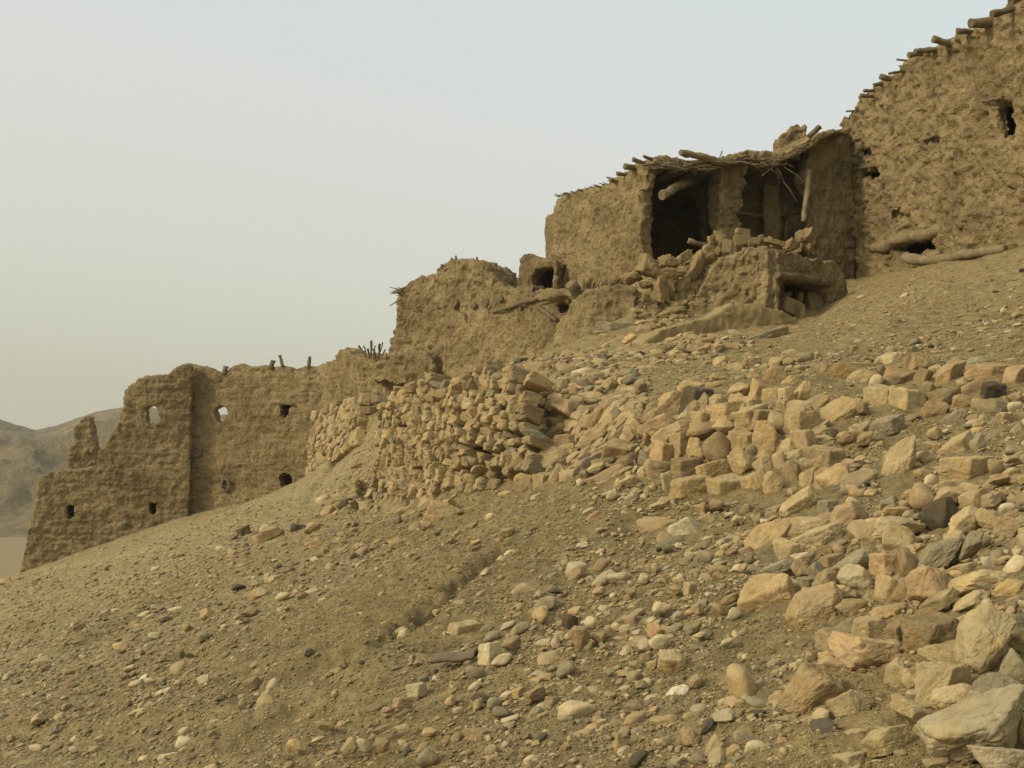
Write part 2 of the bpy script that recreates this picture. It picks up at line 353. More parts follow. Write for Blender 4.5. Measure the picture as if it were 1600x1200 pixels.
# ---------------------------------------------------------------- mud walls
def plane_pt(A, B, u, v):
    """pixel ray meets the vertical plane through ground points A, B (given as (u, y))"""
    a = np.array([(A[0]-800)/FPX*A[1]/cp, A[1]]); b = np.array([(B[0]-800)/FPX*B[1]/cp, B[1]])
    r = P(u, v, 10.)-np.array([0, 0, EYE]); n = np.array([-(b-a)[1], (b-a)[0]])
    t = (n@a)/(n@r[:2]); return np.array([0, 0, EYE])+r*t
def plane_frame(A, B):
    a = np.array([(A[0]-800)/FPX*A[1]/cp, A[1], 0]); b = np.array([(B[0]-800)/FPX*B[1]/cp, B[1], 0])
    d = (b-a)/np.linalg.norm(b-a); n = np.array([-d[1], d[0], 0])      # n points away from the viewer (d goes right)
    return a, d, n
def prism(A, B, outer, holes=(), thick=.4, off=0.):
    a, d, n = plane_frame(A, B); loops = [[plane_pt(A, B, *q) for q in L] for L in [outer]+list(holes)]
    flat = [[Vector(((q-a)@d, q[2], 0)) for q in L] for L in loops]
    tri = geometry.tessellate_polygon(flat); allp = np.array([q for L in loops for q in L]); k = len(allp)
    Pf = allp+n*off; Pb = allp+n*(off+thick); V = np.concatenate([Pf, Pb]); F = []
    f2 = np.array([[v.x, v.y] for L in flat for v in L])
    for t in tri:
        e = (f2[t[1]]-f2[t[0]]); g = (f2[t[2]]-f2[t[0]]); cr_ = e[0]*g[1]-e[1]*g[0]
        if abs(cr_) < 1e-10: continue
        t = t if cr_ > 0 else (t[0], t[2], t[1])      # front faces -n: seen with d right, z up -> counter-clockwise
        F.append(t); F.append((t[0]+k, t[2]+k, t[1]+k))
    s = 0
    for li, L in enumerate(loops):
        m = len(L); q2 = f2[s:s+m]; area = sum(q2[i][0]*q2[(i+1) % m][1]-q2[(i+1) % m][0]*q2[i][1] for i in range(m))
        for i in range(m):
            p0, p1 = s+i, s+(i+1) % m
            if (area > 0) != (li > 0): F += [(p0, p0+k, p1+k), (p0, p1+k, p1)]
            else: F += [(p0, p1+k, p0+k), (p0, p1, p1+k)]
        s += m
    return V, np.array(F)
def boxprism(c0, c1, w_, h_):
    pass
def mud(name, solids, mat=None, parent=None, vox=.04, amp=1., course=1., seed=0., origin=None, clod=1.):
    Vs, Fs, o_ = [], [], 0
    for V, F in solids: Vs.append(V); Fs.append(F+o_); o_ += len(V)
    tmp = mesh_obj('tmp', np.concatenate(Vs), np.concatenate(Fs), M_MUD)
    md = tmp.modifiers.new('r', 'REMESH'); md.mode = 'VOXEL'; md.voxel_size = vox
    dg = bpy.context.evaluated_depsgraph_get(); ev = tmp.evaluated_get(dg); me = ev.to_mesh()
    nv = len(me.vertices); V = np.empty(nv*3, np.float32); me.vertices.foreach_get('co', V); V = V.reshape(-1, 3)
    nn = np.empty(nv*3, np.float32); me.vertices.foreach_get('normal', nn); nn = nn.reshape(-1, 3)
    npoly = len(me.polygons); li = np.empty(len(me.loops), np.int32); me.loops.foreach_get('vertex_index', li); F = li.reshape(-1, 4)
    ev.to_mesh_clear(); m_ = tmp.data; bpy.data.objects.remove(tmp); bpy.data.meshes.remove(m_)
    V = V.astype(float)+nn*0; p = V+seed*7.7
    d = .05*fbm(p, 1.1, 3)+.030*fbm(p+3, .22, 3, .7)
    st = p/np.array([1.3, 1.3, .10]); st[:, 2] += .35*pn(p/.9); d += course*.024*pn(st)+course*.016*pn(st*np.array([2.6, 2.6, 1.8])+5)
    chip = fbm(p+11, .15, 3); d -= .085*np.clip(chip-.35, 0, 1); d -= .05*np.clip(np.abs(pn(p/.8+3))*-12+1, 0, 1)*.5
    if clod > 1: d += (clod-1)*(.055*np.clip(fbm(p+51, .2, 2, .6), -.2, 1)-.05*np.clip(fbm(p+61, .14, 2)-.1, 0, 1))
    d += .035*np.clip(pn(p/.085+9), 0, 1)-.03*np.clip(pn(p/.07+19)-.15, 0, 1)
    V = V+nn*(d*amp)[:, None]
    jag = .05*amp*np.stack([pn(p/.3+40), pn(p/.3+50), pn(p/.22+60)], 1)+.025*amp*np.stack([pn(p/.1+40), pn(p/.1+50), pn(p/.1+60)], 1)
    V = V+jag
    return mesh_obj(name, V, None, mat or M_MUD, parent=parent, quads=F, origin=origin)
# ---------------------------------------------------------------- wood
def log(name, pts_, r, mat=None, parent=None, r2=None, seed=0, knots=.17, seg=10, rough=1., origin_from=True, cols=None):
    pts_ = [np.asarray(q, float) for q in pts_]; r2 = r if r2 is None else r2
    # resample
    L = [0]; 
    for a, b in zip(pts_[:-1], pts_[1:]): L.append(L[-1]+np.linalg.norm(b-a))
    n = max(4, int(L[-1]/max(r*.8, .012))); n = min(n, 60); ts = np.linspace(0, L[-1], n)
    C_ = np.stack([np.interp(ts, L, [q[k] for q in pts_]) for k in range(3)], 1)
    for _ in range(2): C_[1:-1] = (C_[:-2]+2*C_[1:-1]+C_[2:])/4
    V, F = [], []; tan = np.gradient(C_, axis=0); tan /= np.linalg.norm(tan, axis=1)[:, None]
    ref = np.array([0, 0, 1.]) if abs(tan[0][2]) < .9 else np.array([1., 0, 0])
    th = np.linspace(0, 2*math.pi, seg, endpoint=False)
    for i in range(n):
        a = np.cross(tan[i], ref); a /= np.linalg.norm(a); b = np.cross(tan[i], a)
        rr = r+(r2-r)*i/(n-1)
        ring = C_[i]+rr*(np.cos(th)[:, None]*a+np.sin(th)[:, None]*b)
        V.append(ring)
    V = np.concatenate(V); q = V/max(r, .01)
    V = V+(V-np.repeat(C_, seg, 0))*(rough*(knots*2.2*pn(q*np.array([.5, .5, .5])+seed*3.1)+knots*pn(q*1.4+seed))[:, None])
    for i in range(n-1):
        for j in range(seg):
            F.append((i*seg+j, i*seg+(j+1) % seg, (i+1)*seg+(j+1) % seg, (i+1)*seg+j))
    T = []; k = len(V); e0 = C_[0]-tan[0]*r*.04; e1 = C_[-1]+tan[-1]*r2*.04; V = np.concatenate([V, [e0, e1]])
    for j in range(seg):
        T.append((k, (j+1) % seg, j)); T.append((k+1, (n-1)*seg+j, (n-1)*seg+(j+1) % seg))
    if name is None: return V, np.array(T), np.array(F)
    o = mesh_obj(name, V, T, mat or M_WOOD, parent=parent, quads=F, origin=(C_[0] if origin_from else None), smooth=True)
    for k in range(len(T)): o.data.polygons[k].use_smooth = False
    return o
def sticks(name, lst, mat, parent=None, origin=None):
    Vs, Ts, Fs, o_ = [], [], [], 0
    for i, (q, r) in enumerate(lst):
        V, T, F = log(None, q, r, r2=r*.6, seed=i, seg=5); Vs.append(V); Ts.append(T+o_); Fs.append(F+o_); o_ += len(V)
    return mesh_obj(name, np.concatenate(Vs), np.concatenate(Ts), mat, parent=parent, quads=np.concatenate(Fs), origin=origin)
# ---------------------------------------------------------------- ruined two-storey wall on the left
def loc_on(A, B, u, v): return plane_pt(A, B, u, v)
rA = ((40, 35.4), (296, 36.2)); rB = ((296, 36.75), (515, 35.6))
ruin = thing('ruined_house_wall', 'tall roofless mud ruin at the far left with two see-through window holes', 'ruin', P(200, 840, 36))
oA = [(24, 915), (38, 860), (46, 820), (54, 790), (59, 750), (75, 738), (108, 735), (135, 731), (150, 728), (153, 708), (168, 690), (175, 676), (186, 655), (190, 640), (195, 612), (206, 598), (225, 588), (262, 587), (268, 580), (280, 572), (298, 569),
      (299, 640), (297, 720), (295, 780), (292, 830), (150, 900), (60, 950)]
hA = [[(229, 636), (240, 633), (246, 640), (249, 655), (246, 662), (231, 661)], [(103, 790), (116, 789), (115, 810), (106, 812)], [(234, 786), (245, 785), (243, 803), (234, 804)],
      [(135, 757), (140, 755), (138, 770), (134, 768)], [(131, 798), (135, 800), (134, 815), (130, 812)]]
S = [prism(*rA, oA, hA, .42)]
S += [prism(*rA, [(85, 770), (290, 770), (290, 860), (85, 860)], (), .25, 1.0), prism(*rA, [(85, 770), (95, 770), (95, 860), (85, 860)], (), 1.0, .3), prism(*rA, [(60, 752), (145, 752), (270, 775), (270, 782), (60, 782)], (), .8, .36)]
mud('wall', S, parent=ruin, vox=.045, course=1.35, amp=.74, seed=1)
oB = [(290, 568), (303, 571), (320, 574), (333, 578), (345, 582), (356, 580), (364, 572), (374, 569), (390, 573), (404, 572), (412, 569), (424, 574), (440, 573), (462, 575), (478, 571), (492, 573), (508, 569), (528, 570), (528, 790), (430, 810), (290, 850)]
hB = [[(335, 641), (340, 637), (350, 637), (353, 644), (350, 655), (343, 660), (337, 656)], [(438, 633), (452, 633), (451, 648), (444, 652), (438, 649)], [(436, 745), (446, 739), (455, 742), (456, 758), (450, 772), (441, 770)], [(351, 748), (357, 750), (356, 757), (352, 756)]]
S = [prism(*rB, oB, hB, .38), prism(*rB, [(430, 620), (462, 620), (462, 800), (430, 800)], (), .2, .95), prism(*rB, [(428, 620), (434, 620), (434, 800), (428, 800)], (), .8, .3),
     prism(*rB, [(456, 620), (462, 620), (462, 800), (456, 800)], (), .8, .3), prism(*rB, [(428, 618), (462, 618), (462, 628), (428, 628)], (), .8, .3), prism(*rB, [(345, 742), (364, 742), (364, 768), (345, 768)], (), .2, .36)]
mud('side_wall', S, parent=ruin, vox=.045, course=1.35, amp=.70, seed=2)
for (a, b, r_) in (((353, 572), (350, 586), .085), ((427, 563), (423, 577), .085), ((437, 555), (442, 573), .05), ((484, 557), (482, 575), .06)):
    log('peg', [plane_pt(*rB, *a), plane_pt(*rB, *b)], r_, mat=M_WOOD, parent=ruin)
def ring(cu, cv_, ru, rv, AB, parent, arc=(0, 2*math.pi)):
    q = [plane_pt(*AB, cu+ru*math.cos(t), cv_+rv*math.sin(t))-np.array([0, .06, 0]) for t in np.linspace(*arc, 16)]
    V, T, F = log(None, q, .05, seed=cu); mesh_obj('ring', V, T, M_TILE, parent=parent, quads=F, origin=q[0])
ring(308, 706, 6.5, 7, rB, ruin, (-2.2, 2.9)); ring(353, 758, 6, 10, rB, ruin)
log('lintel', [plane_pt(*rB, 432, 630)-[0, .05, 0], plane_pt(*rB, 458, 632)-[0, .05, 0]], .035, parent=ruin)
stub = mud('wall_stub', [prism((100, 39.2), (160, 39.4), [(104, 748), (107, 700), (113, 690), (114, 672), (121, 660), (129, 652), (138, 651), (142, 662), (145, 680), (149, 692), (151, 720), (155, 748)], (), .7)], vox=.05, course=1.3, seed=3, origin=P(128, 735, 39.2))
tag(stub, 'lone finger of mud wall standing behind the low end of the left ruin', 'ruin')
# ---------------------------------------------------------------- low mud wall joining ruin and middle house
cA, cB = ((500, 32.2), (562, 29.6)), ((562, 29.6), (700, 27.3))
low = mud('mud_wall', [prism(*cA, [(500, 572), (508, 568), (519, 564), (526, 552), (531, 545), (541, 543), (549, 549), (556, 560), (566, 556), (566, 650), (500, 690)], (), .5),
                       prism(*cB, [(556, 558), (566, 554), (577, 551), (588, 556), (596, 563), (604, 566), (622, 568), (640, 560), (700, 575), (700, 625), (562, 660)], (), .6)], vox=.045, course=.6, seed=4, origin=P(560, 640, 29.6))
tag(low, 'low eroded mud wall with a rounded knob, right of the left ruin', 'mud wall')
b = []
for (a, c_, r_) in (((560, 540), (571, 556), .028), ((568, 540), (573, 555), .02), ((580, 532), (579, 558), .035), ((583, 545), (588, 562), .03), ((593, 537), (591, 560), .04), ((602, 546), (592, 562), .022), ((598, 535), (594, 548), .02), ((574, 545), (577, 558), .035), ((586, 540), (582, 560), .02), ((596, 553), (600, 568), .025)):
    y0 = 29.3-(a[0]-560)*.012; b.append(([P(*a, y0-.05), P(a[0]*.5+c_[0]*.5+.8, a[1]*.5+c_[1]*.5, y0), P(c_[0], c_[1]+3, y0+.05)], r_))
o = sticks('dead_branches', b, M_WOOD, origin=P(580, 560, 29.2)); tag(o, 'bunch of dry dead sticks poking up from the low mud wall', 'dead branches')
# ---------------------------------------------------------------- middle house
mA, mB = ((598, 28.4), (800, 26.2)), ((690, 25.6), (912, 22.6))
mid = thing('mud_house', 'half collapsed mud house with rounded rubble top and beam stubs, centre of the picture', 'mud house', P(690, 590, 25.6))
oD = [(596, 590), (601, 570), (606, 550), (612, 528), (616, 510), (617, 480), (622, 462), (628, 448), (638, 438), (652, 431), (664, 430), (676, 426), (686, 415), (700, 409), (713, 404), (724, 406), (745, 408), (757, 416), (760, 426), (770, 433), (774, 441), (790, 447), (812, 452), (830, 470), (820, 620), (600, 640)]
mud('wall', [prism(*mA, oD, (), 1.6), prism(*mA, [(598, 600), (600, 578), (612, 560), (640, 545), (672, 548), (688, 560), (700, 600)], (), .8, -.45)], parent=mid, vox=.045, course=.9, amp=1.1, seed=5, clod=1.5)
oE = [(688, 640), (690, 560), (692, 515), (698, 480), (704, 468), (716, 463), (735, 457), (760, 452), (790, 451), (812, 452), (840, 452), (862, 452), (880, 456), (893, 458), (912, 470), (912, 590), (800, 620)]
hE = [[(869, 475), (880, 471), (889, 474), (887, 484), (878, 490), (871, 487)], [(862, 500), (873, 499), (874, 504), (864, 504)], [(727, 495), (731, 494), (731, 510), (728, 509)]]
mud('front_wall', [prism(*mB, oE, hE, .45), prism(*mB, [(705, 470), (905, 462), (905, 600), (705, 600)], (), .3, 1.1), prism(*mB, [(700, 463), (905, 455), (905, 462), (700, 470)], (), 2.2, .3), prism(*mB, [(900, 460), (910, 460), (910, 560), (900, 560)], (), 1., .3)], parent=mid, vox=.036, course=.4, amp=.85, seed=6, clod=1.1)
aE, dE, nE = plane_frame(*mB)
for (u_, v_, r_) in ((712, 474, .10), (742, 477, .085), (761, 473, .10), (784, 467, .085), (815, 482, .05), (833, 450, .06)):
    c = plane_pt(*mB, u_, v_); log('beam_end', [c+nE*.3, c-nE*.07], r_, parent=mid, seed=u_)
log('branch', [plane_pt(*mB, 772, 488)-nE*.05, plane_pt(*mB, 800, 481)-nE*.1, plane_pt(*mB, 822, 473)-nE*.1, plane_pt(*mB, 846, 466)-nE*.05], .028, r2=.05, mat=M_WOOD, parent=mid)
log('branch', [plane_pt(*mB, 845, 482)-nE*.05, plane_pt(*mB, 862, 492)-nE*.12, plane_pt(*mB, 876, 502)-nE*.12], .06, r2=.04, mat=M_WOOD, parent=mid)
log('branch', [plane_pt(*mB, 842, 460)-nE*.1, plane_pt(*mB, 858, 468)-nE*.15], .06, r2=.05, parent=mid)
fr = []
for i in range(16):
    u0, v0 = 618+random.uniform(0, 14), 452+random.uniform(-2, 10); ang = random.uniform(2.4, 3.7); l = random.uniform(4, 14)
    y0 = 28.0; fr.append(([P(u0+8, v0, y0+.2), P(u0, v0, y0), P(u0+l*math.cos(ang), v0-l*math.sin(ang)*.7, y0-.1)], .014))
fr.append(([P(625, 468, 28), P(609, 478, 27.9)], .02))
for (a, c_) in (((690, 413), (691, 421)), ((712, 400), (714, 408)), ((745, 402), (747, 412)), ((706, 403), (704, 410))): fr.append(([P(*a, 27.2), P(*c_, 27.3)], .03))
sticks('palm_fibre', fr, M_TWIG, parent=mid, origin=P(620, 455, 28))
# roof fill of the middle house
# ---------------------------------------------------------------- little mud arch
nA = ((806, 26.6), (872, 26.2))
o = mud('mud_arch', [prism(*nA, [(804, 475), (807, 450), (809, 425), (812, 404), (819, 396), (828, 396), (834, 401), (850, 403), (870, 408), (873, 475)], [[(831, 452), (832, 430), (838, 421), (850, 417), (864, 417), (864, 452)]], .5),
                      prism(*nA, [(828, 410), (870, 410), (870, 475), (828, 475)], (), .3, 1.6), prism(*nA, [(822, 410), (829, 410), (829, 475), (822, 475)], (), 1.4, .4), prism(*nA, [(820, 404), (873, 408), (873, 414), (820, 412)], (), 1.5, .3),
                      prism(*nA, [(828, 431), (868, 431), (868, 434), (828, 434)], (), .12, 1.5), prism(*nA, [(828, 442), (868, 442), (868, 446), (828, 446)], (), .2, 1.45)], vox=.04, course=.6, amp=.7, seed=7, origin=P(835, 450, 26.6))
tag(o, 'small mud arch remnant with a dark opening, left of the upper house', 'ruin')
# ---------------------------------------------------------------- upper house with the open rooms
gL, gF = ((865, 27.0), (1012, 23.5)), ((1005, 23.55), (1325, 25.0))
up = thing('upper_mud_house', 'mud house with two dark open rooms under a sagging pole roof', 'mud house', P(1000, 430, 23.6))
oG = [(858, 500), (863, 455), (866, 420), (865, 380), (864, 345), (866, 325), (873, 311), (880, 304), (905, 298), (930, 291), (945, 287), (958, 278), (975, 268), (992, 257), (1006, 249), (1014, 248), (1022, 250), (1024, 258), (1013, 264), (1012, 280), (1010, 296),
      (997, 299), (999, 316), (1004, 321), (1003, 342), (1000, 370), (1003, 388), (1004, 402), (996, 408), (1000, 440), (960, 480)]
mud('left_wall', [prism(*gL, oG, [[(886, 345), (895, 341), (897, 350), (895, 364), (891, 364)]] and (), .24)], parent=up, vox=.036, course=.3, amp=.95, seed=8, clod=1.25)
oP = [(1120, 247), (1150, 246), (1171, 246), (1169, 262), (1164, 275), (1168, 290), (1160, 302), (1162, 318), (1156, 332), (1163, 345), (1158, 356), (1170, 372), (1162, 392), (1160, 420), (1120, 420), (1124, 390), (1126, 350), (1124, 318), (1123, 290), (1126, 270)]
mud('pillar', [prism(*gF, oP, (), .6)], parent=up, vox=.035, course=1.2, amp=1.0, seed=9)
oQ = [(1262, 262), (1258, 268), (1262, 250), (1268, 236), (1269, 218), (1282, 209), (1300, 205), (1330, 206), (1336, 300), (1336, 500), (1290, 470), (1280, 410), (1273, 385), (1276, 360), (1272, 330), (1266, 300), (1256, 285), (1255, 270)]
mud('right_pier', [prism((1255, 24.75), (1336, 25.5), oQ, (), .32)], parent=up, vox=.04, course=.8, amp=.9, seed=10)
back = ((1000, 28.6), (1330, 28.6)); backr = ((1120, 26.1), (1330, 25.95))
S = [prism(*back, [(940, 318), (1335, 312), (1335, 460), (940, 460)], (), .3)]
zr = lambda u_, v_, y_: P(u_, v_, y_)
mud('back_wall', S, parent=up, vox=.06, course=.4, amp=.5, seed=11)
# dividing wall and inner room face
mud('inner_wall', [prism(*backr, [(1128, 288), (1150, 278), (1175, 262), (1200, 250), (1230, 244), (1345, 230), (1345, 470), (1128, 470)], [[(1212, 338), (1226, 336), (1225, 410), (1213, 410)], [(1232, 334), (1258, 330), (1258, 410), (1231, 410)]], .3),
                   prism(*backr, [(1189, 290), (1213, 290), (1215, 330), (1218, 480), (1190, 480)], (), .35, -.35), prism(*((1100, 26.0), (1130, 26.2)), [(1086, 276), (1145, 276), (1145, 305), (1138, 318), (1122, 318), (1110, 314), (1100, 322), (1093, 308)], (), .3)], parent=up, vox=.04, course=.5, amp=.6, seed=12)
mud('inner_post', [prism(*((1100, 26.0), (1130, 26.2)), [(1096, 300), (1114, 300), (1110, 330), (1108, 470), (1098, 470), (1101, 330)], (), .25)], parent=up, vox=.04, course=.5, amp=.5, seed=13)
def side(u0, y0, u1, y1, v0, v1, th):   # wall running away from the viewer, heights from the pixels of its near end
    a = P(u0, v0, y0); b_ = P(u0, v1, y0); d0 = (u1-800)/FPX*y1; p0 = np.array([a[0], y0]); p1 = np.array([d0, y1]); n_ = np.array([-(p1-p0)[1], (p1-p0)[0]]); n_ = n_/np.linalg.norm(n_)*th
    V = [];
    for zz in (b_[2], a[2]):
        for q in (p0, p1, p1+n_, p0+n_): V.append([q[0], q[1], zz])
    F = [(0, 2, 1), (0, 3, 2), (4, 5, 6), (4, 6, 7), (0, 1, 5), (0, 5, 4), (1, 2, 6), (1, 6, 5), (2, 3, 7), (2, 7, 6), (3, 0, 4), (3, 4, 7)]
    return np.array(V), np.array(F)
mud('dividing_wall', [side(1148, 24.3, 1128, 28.8, 256, 440, .25), side(1020, 23.8, 868, 29, 262, 440, .3), side(1300, 25.2, 1310, 29, 236, 470, .3)], parent=up, vox=.05, course=.5, amp=.5, seed=14)
oR = [(1010, 250), (1022, 248), (1045, 250), (1062, 254), (1085, 252), (1105, 255), (1124, 251), (1140, 247), (1158, 240), (1185, 240), (1200, 241), (1222, 239), (1240, 230), (1256, 219), (1266, 212), (1285, 206), (1318, 204), (1318, 212), (1290, 214), (1268, 231), (1250, 240), (1238, 243), (1222, 252), (1205, 257), (1190, 262), (1168, 254), (1145, 256), (1124, 262), (1100, 262), (1070, 262), (1045, 264), (1014, 260)]
V, F = prism(*gF, oR, (), 5.0, -.25)
mud('roof', [(V, F)], parent=up, vox=.04, course=.3, amp=.8, seed=15)
slabz = P(1100, 252, 24)[2]
# roof poles under the slab, running back
aF, dF, nF = plane_frame(*gF)
for i, (u_, v_) in enumerate(((1030, 266), (1048, 268), (1066, 266), (1086, 268), (1104, 266), (1182, 262), (1198, 264), (1228, 254), (1246, 246))):
    c = plane_pt(*gF, u_, v_); log('roof_pole', [c-nF*random.uniform(.0, .25), c+nF*4.6], random.uniform(.05, .075), parent=up, seed=i)
log('roof_beam', [P(1063, 238, 23.3), P(1085, 242, 23.5), P(1105, 247, 23.6), P(1128, 254, 23.8)], .07, r2=.09, mat=M_WOODL, parent=up)
log('fallen_beam', [P(1034, 306, 23.2), P(1046, 299, 23.4), P(1058, 291, 23.8), P(1072, 285, 24.3), P(1095, 280, 25.2)], .095, r2=.085, mat=M_WOODL, parent=up, seed=5)
log('leaning_pole', [P(1255, 347, 24.2), P(1259, 318, 24.3), P(1262, 296, 24.45), P(1264, 268, 24.6)], .055, r2=.08, mat=M_WOODL, parent=up, seed=6)
log('roof_beam', [P(1264, 214, 24.2), P(1272, 206, 24.2), P(1281, 198, 24.2)], .06, parent=up, seed=8)
log('shelf_beam', [P(1144, 331, 24.9), P(1165, 334, 25.2), P(1191, 337, 25.6)], .05, r2=.045, parent=up)
log('shelf_beam', [P(1212, 337, 25.75), P(1235, 334, 25.75), P(1256, 329, 25.7)], .045, r2=.04, parent=up)
log('leaning_pole', [P(1269, 322, 25.6), P(1271, 345, 25.5), P(1272, 362, 25.4)], .05, parent=up)
aG, dG, nG = plane_frame(*gL)
def beam(AB, root, tip, rpx, parent, name='beam_end', mat=None, inn=.25, seed=0):
    a, d, n = plane_frame(*AB); r0 = plane_pt(*AB, *root)
    L = abs(tip[0]-root[0])*r0[1]/FPX/max(abs(n[0]), .25); y1 = r0[1]-n[1]*L
    t1 = P(tip[0], tip[1], y1); d_ = (r0-t1)/np.linalg.norm(r0-t1)
    log(name, [t1, r0, r0+n*inn], rpx*r0[1]/FPX, r2=rpx*r0[1]/FPX*.9, parent=parent, mat=mat, seed=seed)
for i, (a, c_, r_) in enumerate((((952, 281), (963, 284), 3.2), ((964, 271), (976, 273), 3.2), ((976, 260), (992, 262), 4.6), ((989, 249), (1006, 255), 3.6), ((1005, 244), (1018, 249), 2.5), ((948, 277), (958, 279), 1.2), ((930, 290), (938, 292), 1.2), ((903, 296), (912, 299), 1.2), ((880, 302), (890, 304), 1.2))):
    beam(gL, c_, a, r_, up, seed=i)
# reeds: on the roof edge and hanging into the rooms
tw = []
for i in range(150):
    u0 = random.uniform(1012, 1262); v0 = np.interp(u0, [1010, 1060, 1120, 1160, 1215, 1240, 1265], [256, 258, 258, 250, 250, 238, 222])+random.uniform(-3, 7)
    if 1122 < u0 < 1168: v0 -= 4
    l = random.uniform(8, 28); an = random.gauss(0, .25)-(.35 if u0 > 1200 else 0)*-1
    y0 = 23.5+(u0-1005)*.0047-random.uniform(.2, .45)
    tw.append(([P(u0-l*.5, v0+l*.5*math.sin(an)*.8, y0), P(u0, v0+random.uniform(-1, 1), y0-.03), P(u0+l*.5, v0-l*.5*math.sin(an)*.8, y0+.04)], random.uniform(.008, .022)))
for (a, c_) in (((1174, 257), (1190, 268)), ((1186, 257), (1196, 264)), ((1212, 264), (1218, 286)), ((1214, 262), (1224, 284)), ((1224, 284), (1246, 316)), ((1224, 260), (1258, 286)), ((1190, 275), (1216, 256)), ((1200, 264), (1214, 272)), ((1050, 268), (1062, 255)), ((1128, 236), (1124, 246)), ((1232, 258), (1240, 262)), ((1180, 262), (1230, 256))):
    y0 = 23.5+(a[0]-1005)*.0047-.2; tw.append(([P(*a, y0), P((a[0]+c_[0])/2+1, (a[1]+c_[1])/2-1, y0), P(*c_, y0+.1)], .016))
for i in range(26):
    u0 = random.uniform(868, 960); v0 = np.interp(u0, [866, 905, 945, 965], [306, 298, 287, 275])+1
    yg = 27-(u0-865)*.024; tw.append(([P(u0+4, v0+1.5, yg), P(u0-random.uniform(2, 9), v0-random.uniform(0, 3), yg-.15)], .012))
o = sticks('reed_layer', tw, M_TWIG, parent=up, origin=P(1150, 250, 24)); o['kind'] = 'stuff'
lump_roof = mud('wall_stump', [prism(*((1215, 26.2), (1270, 26.2)), [(1205, 262), (1212, 240), (1217, 232), (1216, 218), (1222, 207), (1231, 203), (1236, 195), (1247, 192), (1252, 197), (1256, 191), (1262, 193), (1262, 210), (1266, 225), (1268, 262)], (), .7)], vox=.035, course=.9, amp=.9, seed=16, parent=up)
mud('roof_rim', [prism(*((1290, 25.6), (1350, 25.8)), [(1284, 230), (1290, 209), (1298, 203), (1304, 202), (1312, 206), (1330, 206), (1330, 230)], (), .6)], vox=.04, amp=.7, seed=17, parent=up)
# ---------------------------------------------------------------- bastion under the open rooms, with the brick-filled niche
kA, kB = ((1085, 20.9), (1210, 20.45)), ((1206, 20.4), (1330, 22.0))
bas = thing('mud_bastion', 'bulging mud wall with a dark square opening and wooden lintel below the open rooms', 'mud wall', P(1200, 490, 20.4))
oK = [(1060, 530), (1076, 496), (1082, 474), (1094, 456), (1103, 438), (1112, 418), (1126, 405), (1146, 396), (1160, 388), (1180, 385), (1200, 385), (1214, 392), (1214, 430), (1213, 480), (1216, 520)]
mud('wall', [prism(*kA, oK, (), .9)], parent=bas, vox=.036, course=.5, amp=1.1, seed=18, clod=1.8)
oK2 = [(1200, 390), (1215, 390), (1240, 396), (1262, 402), (1290, 407), (1306, 411), (1316, 420), (1325, 440), (1330, 500), (1290, 520), (1200, 520)]
hK2 = [[(1211, 437), (1232, 437), (1262, 441), (1286, 448), (1291, 456), (1296, 470), (1290, 500), (1212, 510)]]
mud('side_wall', [prism(*kB, oK2, hK2, .45), prism(*kB, [(1195, 425), (1310, 425), (1310, 520), (1195, 520)], (), .3, 1.5), prism(*kB, [(1200, 400), (1206, 400), (1206, 520), (1200, 520)], (), 1.4, .2), prism(*kB, [(1300, 410), (1308, 410), (1308, 520), (1300, 520)], (), 1.4, .2),
                   prism(*kB, [(1200, 395), (1308, 410), (1308, 424), (1200, 409)], (), 1.5, .3)], parent=bas, vox=.035, course=.3, amp=.75, seed=19)
aK, dK, nK = plane_frame(*kB)
log('lintel', [plane_pt(*kB, 1208, 431)-nK*.06, plane_pt(*kB, 1240, 434)-nK*.08, plane_pt(*kB, 1275, 440)-nK*.08, plane_pt(*kB, 1292, 444)-nK*.02], .085, parent=bas, seed=3, seg=14)
def brick(c, size, rot, name='mud_brick', mat=None, seed=0, cham=.1):
    bm = bmesh.new(); bmesh.ops.create_cube(bm, size=1)
    for v_ in bm.verts: v_.co = Vector((v_.co.x*size[0], v_.co.y*size[1], v_.co.z*size[2]))
    bmesh.ops.bevel(bm, geom=bm.edges[:], offset=min(size)*cham, segments=2, affect='EDGES')
    bmesh.ops.subdivide_edges(bm, edges=bm.edges[:], cuts=2, use_grid_fill=True)
    rnd = random.Random(seed); 
    for v_ in bm.verts:
        q = np.array([list(v_.co)])*9+seed*3.3; v_.co *= 1+.05*float(pn(q)[0]); v_.co.x += .03*size[0]*float(pn(q*.6+9)[0]); v_.co.z += .06*size[2]*float(pn(q*.5+19)[0])
    me = bpy.data.meshes.new(name); bm.to_mesh(me); bm.free(); me.materials.append(mat or M_BRICK)
    o = bpy.data.objects.new(name, me); SC.collection.objects.link(o); o.location = c; o.rotation_euler = rot; return o
R_ = math.radians
def pxs(n, y): return n*y/FPX
